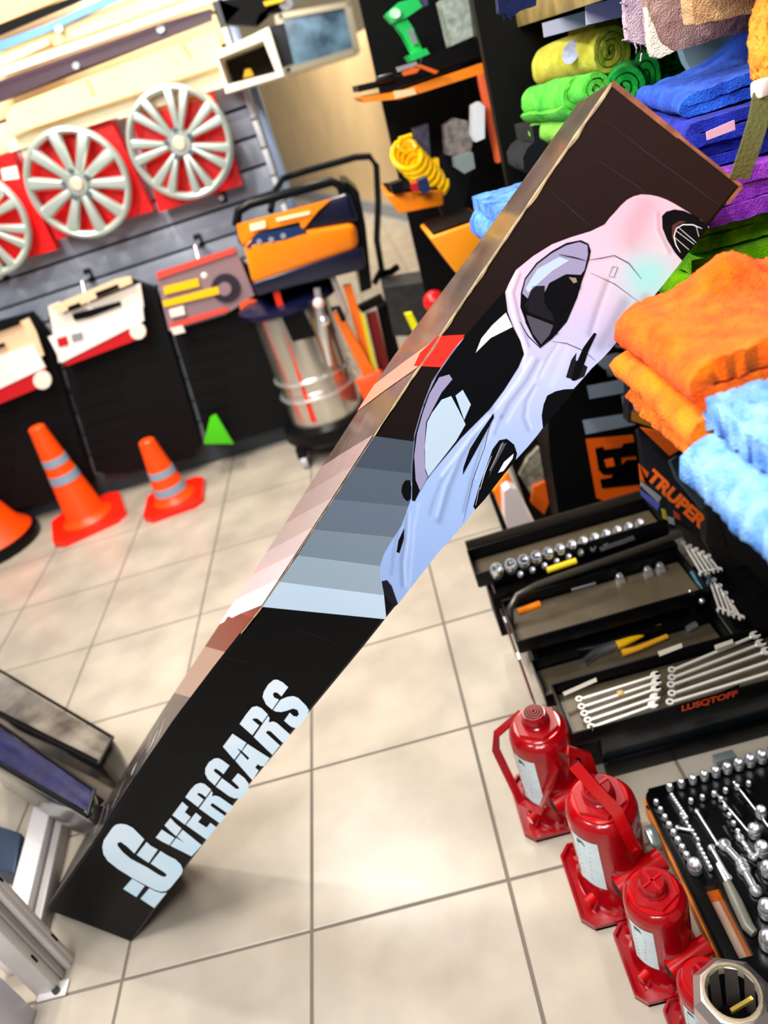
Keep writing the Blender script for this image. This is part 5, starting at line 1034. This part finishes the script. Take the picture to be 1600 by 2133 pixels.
for k in range(6):
    f = k/5; csock(1456+f*24, 1765+f*46, .34, '%s bit from the back in the row above the case handle' % ordn(k), 'bits above the case handle')
for k in range(8):
    f = k/7; csock(1502+f*62, 1668+f*118, .36, '%s small bit from the back in the long middle row of the case' % ordn(k), 'middle row of the socket case')
for k in range(7):
    f = k/6; csock(1420+f*34, 1700+f*52, .3, '%s tiny bit from the back in the second slanted row of the case' % ordn(k), 'second slanted row of the socket case')
for k in range(6):
    f = k/5; csock(1440+f*120, 1672-f*36, .4, '%s small socket from the left in the second back row of the case' % ordn(k), 'second back row of the socket case')
csock(1448, 1814, .95, 'chrome socket with toothed mouth above the orange handle opening', 'larger sockets')
for q, sc_2, l in (((1586, 1700), .8, 'bright socket at the right edge, upper one'), ((1572, 1740), .9, 'bright socket below the upper one at the right edge'), ((1588, 1778), .95, 'bright socket at the right edge near the ratchet'), ((1600, 1820), .95, 'brassy large socket at the right edge'), ((1598, 1905), 1.1, 'large toothed socket at the right edge, middle one'), ((1600, 1970), 1.1, 'large toothed socket at the right edge, lowest one')):
    csock(q[0], q[1], sc_2, l, 'larger sockets')
for a, b, r, l in (((1452, 1690), (1495, 1758), .004, 'chrome hook-shaped driver bar in the upper middle of the case'), ((1482, 1766), (1518, 1828), .005, 'chrome extension bar above the ratchet handle'), ((1510, 1760), (1545, 1798), .009, 'chrome universal joint in the case'), ((1542, 1745), (1570, 1785), .006, 'bright bar right of the universal joint'), ((1412, 1724), (1442, 1730), .004, 'short T-piece lying across the slanted rows'), ((1550, 1810), (1575, 1855), .009, 'chrome ratchet head in the black recess'), ((1490, 1650), (1570, 1745), .003, 'long thin hex key, left of two'), ((1530, 1630), (1600, 1720), .003, 'long thin hex key, right of two')):
    p, q = Pz(*a, cz+.006), Pz(*b, cz+.006); o = empty('driver_bar', p, l, 'driver bar')
    MB().tube([p, p.lerp(q, .5), q], r*.7, 12).build('shaft', chrome, o); MB().sph(p, r*1.2, n=8).build('knuckle', chrome, o); MB().sph(q, r*1.1, n=8).build('knuckle', chrome, o)
rt = empty('ratchet', Pz(1520, 1850, cz), 'ratchet with grey black grip beside the orange handle opening', 'ratchet')
MB().tube([Pz(1515, 1838, cz+.008), Pz(1535, 1880, cz+.01), Pz(1558, 1930, cz+.01), Pz(1572, 1945, cz+.009)], [.007, .0095, .0095, .007], 14).build('grip', mat('grip_grey', '6a685e', .35), rt)
MB().tube([Pz(1496, 1800, cz+.006), Pz(1515, 1838, cz+.007)], .004).build('shaft', chrome, rt)
rnd = random.Random(3)
for k in range(16):
    x, y = rnd.uniform(.30, .42), rnd.uniform(.68, .86); MB().box((x, y, cz+.0015), (.012, .03, .003), rz=.1, bev=.001).build('recess_edge', MC['case_black'], cs)

# ================================================================== BAGS AND GONDOLA, LOWER LEFT
def bagobj(top, z1, z0, m, label, gus, piping=True, extra=None, bev=.02):
    a = [Pz(x, y, z1) for x, y in top]; o = empty('zip_bag', a[1], label, 'bag')
    b = [p+Vector((0, 0, z0-z1)) for p in a]; mb = MB(); t = bmesh.new()
    mb.hexa(a, b, bev); bmesh.ops.subdivide_edges(mb.bm, edges=[e for e in mb.bm.edges if e.calc_length() > .03], cuts=7, use_grid_fill=True)
    for v in mb.bm.verts: v.co += noise.noise_vector(v.co*14)*.006
    mb.build('bag_body', m, o)
    if piping:
        for L in ((a[0], a[1], a[1].lerp(a[2], .1)), (a[3], a[2], a[2].lerp(a[1], .1)), (a[1], a[2])):
            MB().tube([p+Vector((0, 0, .003)) for p in L], .004).build('piping', black, o)
    if gus:
        c = [a[0].lerp(a[3], .1), a[1].lerp(a[2], .1), a[1].lerp(a[2], .9), a[0].lerp(a[3], .9)]
        mb = MB(); g = 14; G = [[mb.bm.verts.new(c[0].lerp(c[3], j/6).lerp(c[1].lerp(c[2], j/6), i/g)+Vector((0, 0, .007+.005*noise.noise(Vector((i*.25, j*1.4, 3)))))) for j in range(7)] for i in range(g+1)]
        for i in range(g):
            for j in range(6): mb.bm.faces.new((G[i][j], G[i+1][j], G[i+1][j+1], G[i][j+1]))
        mb.build('gusset', gus, o)
    return o
vinyl = mat('wrinkled_vinyl', '8a827a', .15, .2, var=.6, vs_=7, bump=.6, bs=14, coat=.6, col2='3a3432'); navy = mat('navy_nylon', '0f0d42', .5, var=.35, vs_=18, bump=.5, bs=25)
bagobj([(-60, 1352), (60, 1388), (238, 1536), (208, 1592)][0:0] or [(-60, 1362), (236, 1538), (206, 1594), (-60, 1462)], .17, .062, mat('bag_dark', '17130f', .3, coat=.4), 'grey clear-sided zip bag with black piping, upper one at the left edge', vinyl)
b2g = bagobj([(-60, 1468), (198, 1648), (184, 1702), (-60, 1560)], .225, .065, mat('bag_clear', '14151a', .2, coat=.5, var=.5, vs_=14, col2='3c3c3e'), 'navy blue zip bag with clear front, lower one at the left edge', navy)
MB().tube([Pz(190, 1655, .21), Pz(214, 1672, .19)], .006).build('zip_pull', blackm, b2g)
dbx = MB().hexa([Pz(x, y, .06) for x, y in ((-60, 1700), (44, 1735), (30, 1820), (-60, 1800))], [Pz(x, y, .06)+Vector((0, 0, -.058)) for x, y in ((-60, 1700), (44, 1735), (30, 1820), (-60, 1800))], .004).build('storage_box', mat('slate_blue', '26364c', .4)); tag(dbx, 'dark blue box under the zip bags at the left edge', 'box')
gd_ = empty('gondola_upright', (-.96, .87, 0), 'white slotted steel upright of a display shelf in the lower left corner', 'shelf upright')
wht = mat('gondola_white', 'ddd9d8', .4, var=.05)
rot = 0.0
MB().box((-.958, .895, .45), (.036, .012, .9), bev=.002).build('channel_side', wht, gd_); MB().box((-.966, .885, .45), (.05, .014, .9), bev=.002).build('channel_web', wht, gd_)
MB().box((-.972, .866, .45), (.044, .012, .9), bev=.002).build('channel_groove', mat('gondola_grey', 'a8a2a0', .4), gd_); MB().box((-.978, .848, .45), (.046, .022, .9), bev=.003).build('channel_face', wht, gd_)
for k in range(4): MB().box((-.9545, .848, .10+k*.2), (.0025, .004, .022)).build('slot', blackm, gd_)
for k in range(4): MB().box((-.9395, .895, .08+k*.2), (.0025, .004, .022)).build('slot', blackm, gd_)
MB().box((-.965, .84, .003), (.06, .03, .006), bev=.002).build('foot_plate', wht, gd_); MB().cyl((-.955, .835, .006), (-.955, .835, .013), .007, n=14).build('bolt', mat('bolt_g', '4c5048', .3, .6), gd_)
lg = empty('gondola_base_leg', (-1.09, 1.15, 0), 'white base beam lying on the floor behind the slotted upright', 'shelf leg')
MB().box((-1.085, 1.12, .03), (.05, .45, .06), rz=.12, bev=.004).build('beam', wht, lg); MB().box((-1.045, 1.12, .02), (.02, .45, .04), rz=.12, bev=.004).build('flange', MC['gondola_grey'], lg)
kp = empty('base_shelf', (-1.1, .75, 0), 'pale grey base panel in front of the slotted upright, at the lower left corner', 'shelf panel')
MB().box((-1.15, .70, .065), (.32, .22, .13), bev=.004).build('panel', mat('panel_lilac', 'c4c2cc', .3), kp)
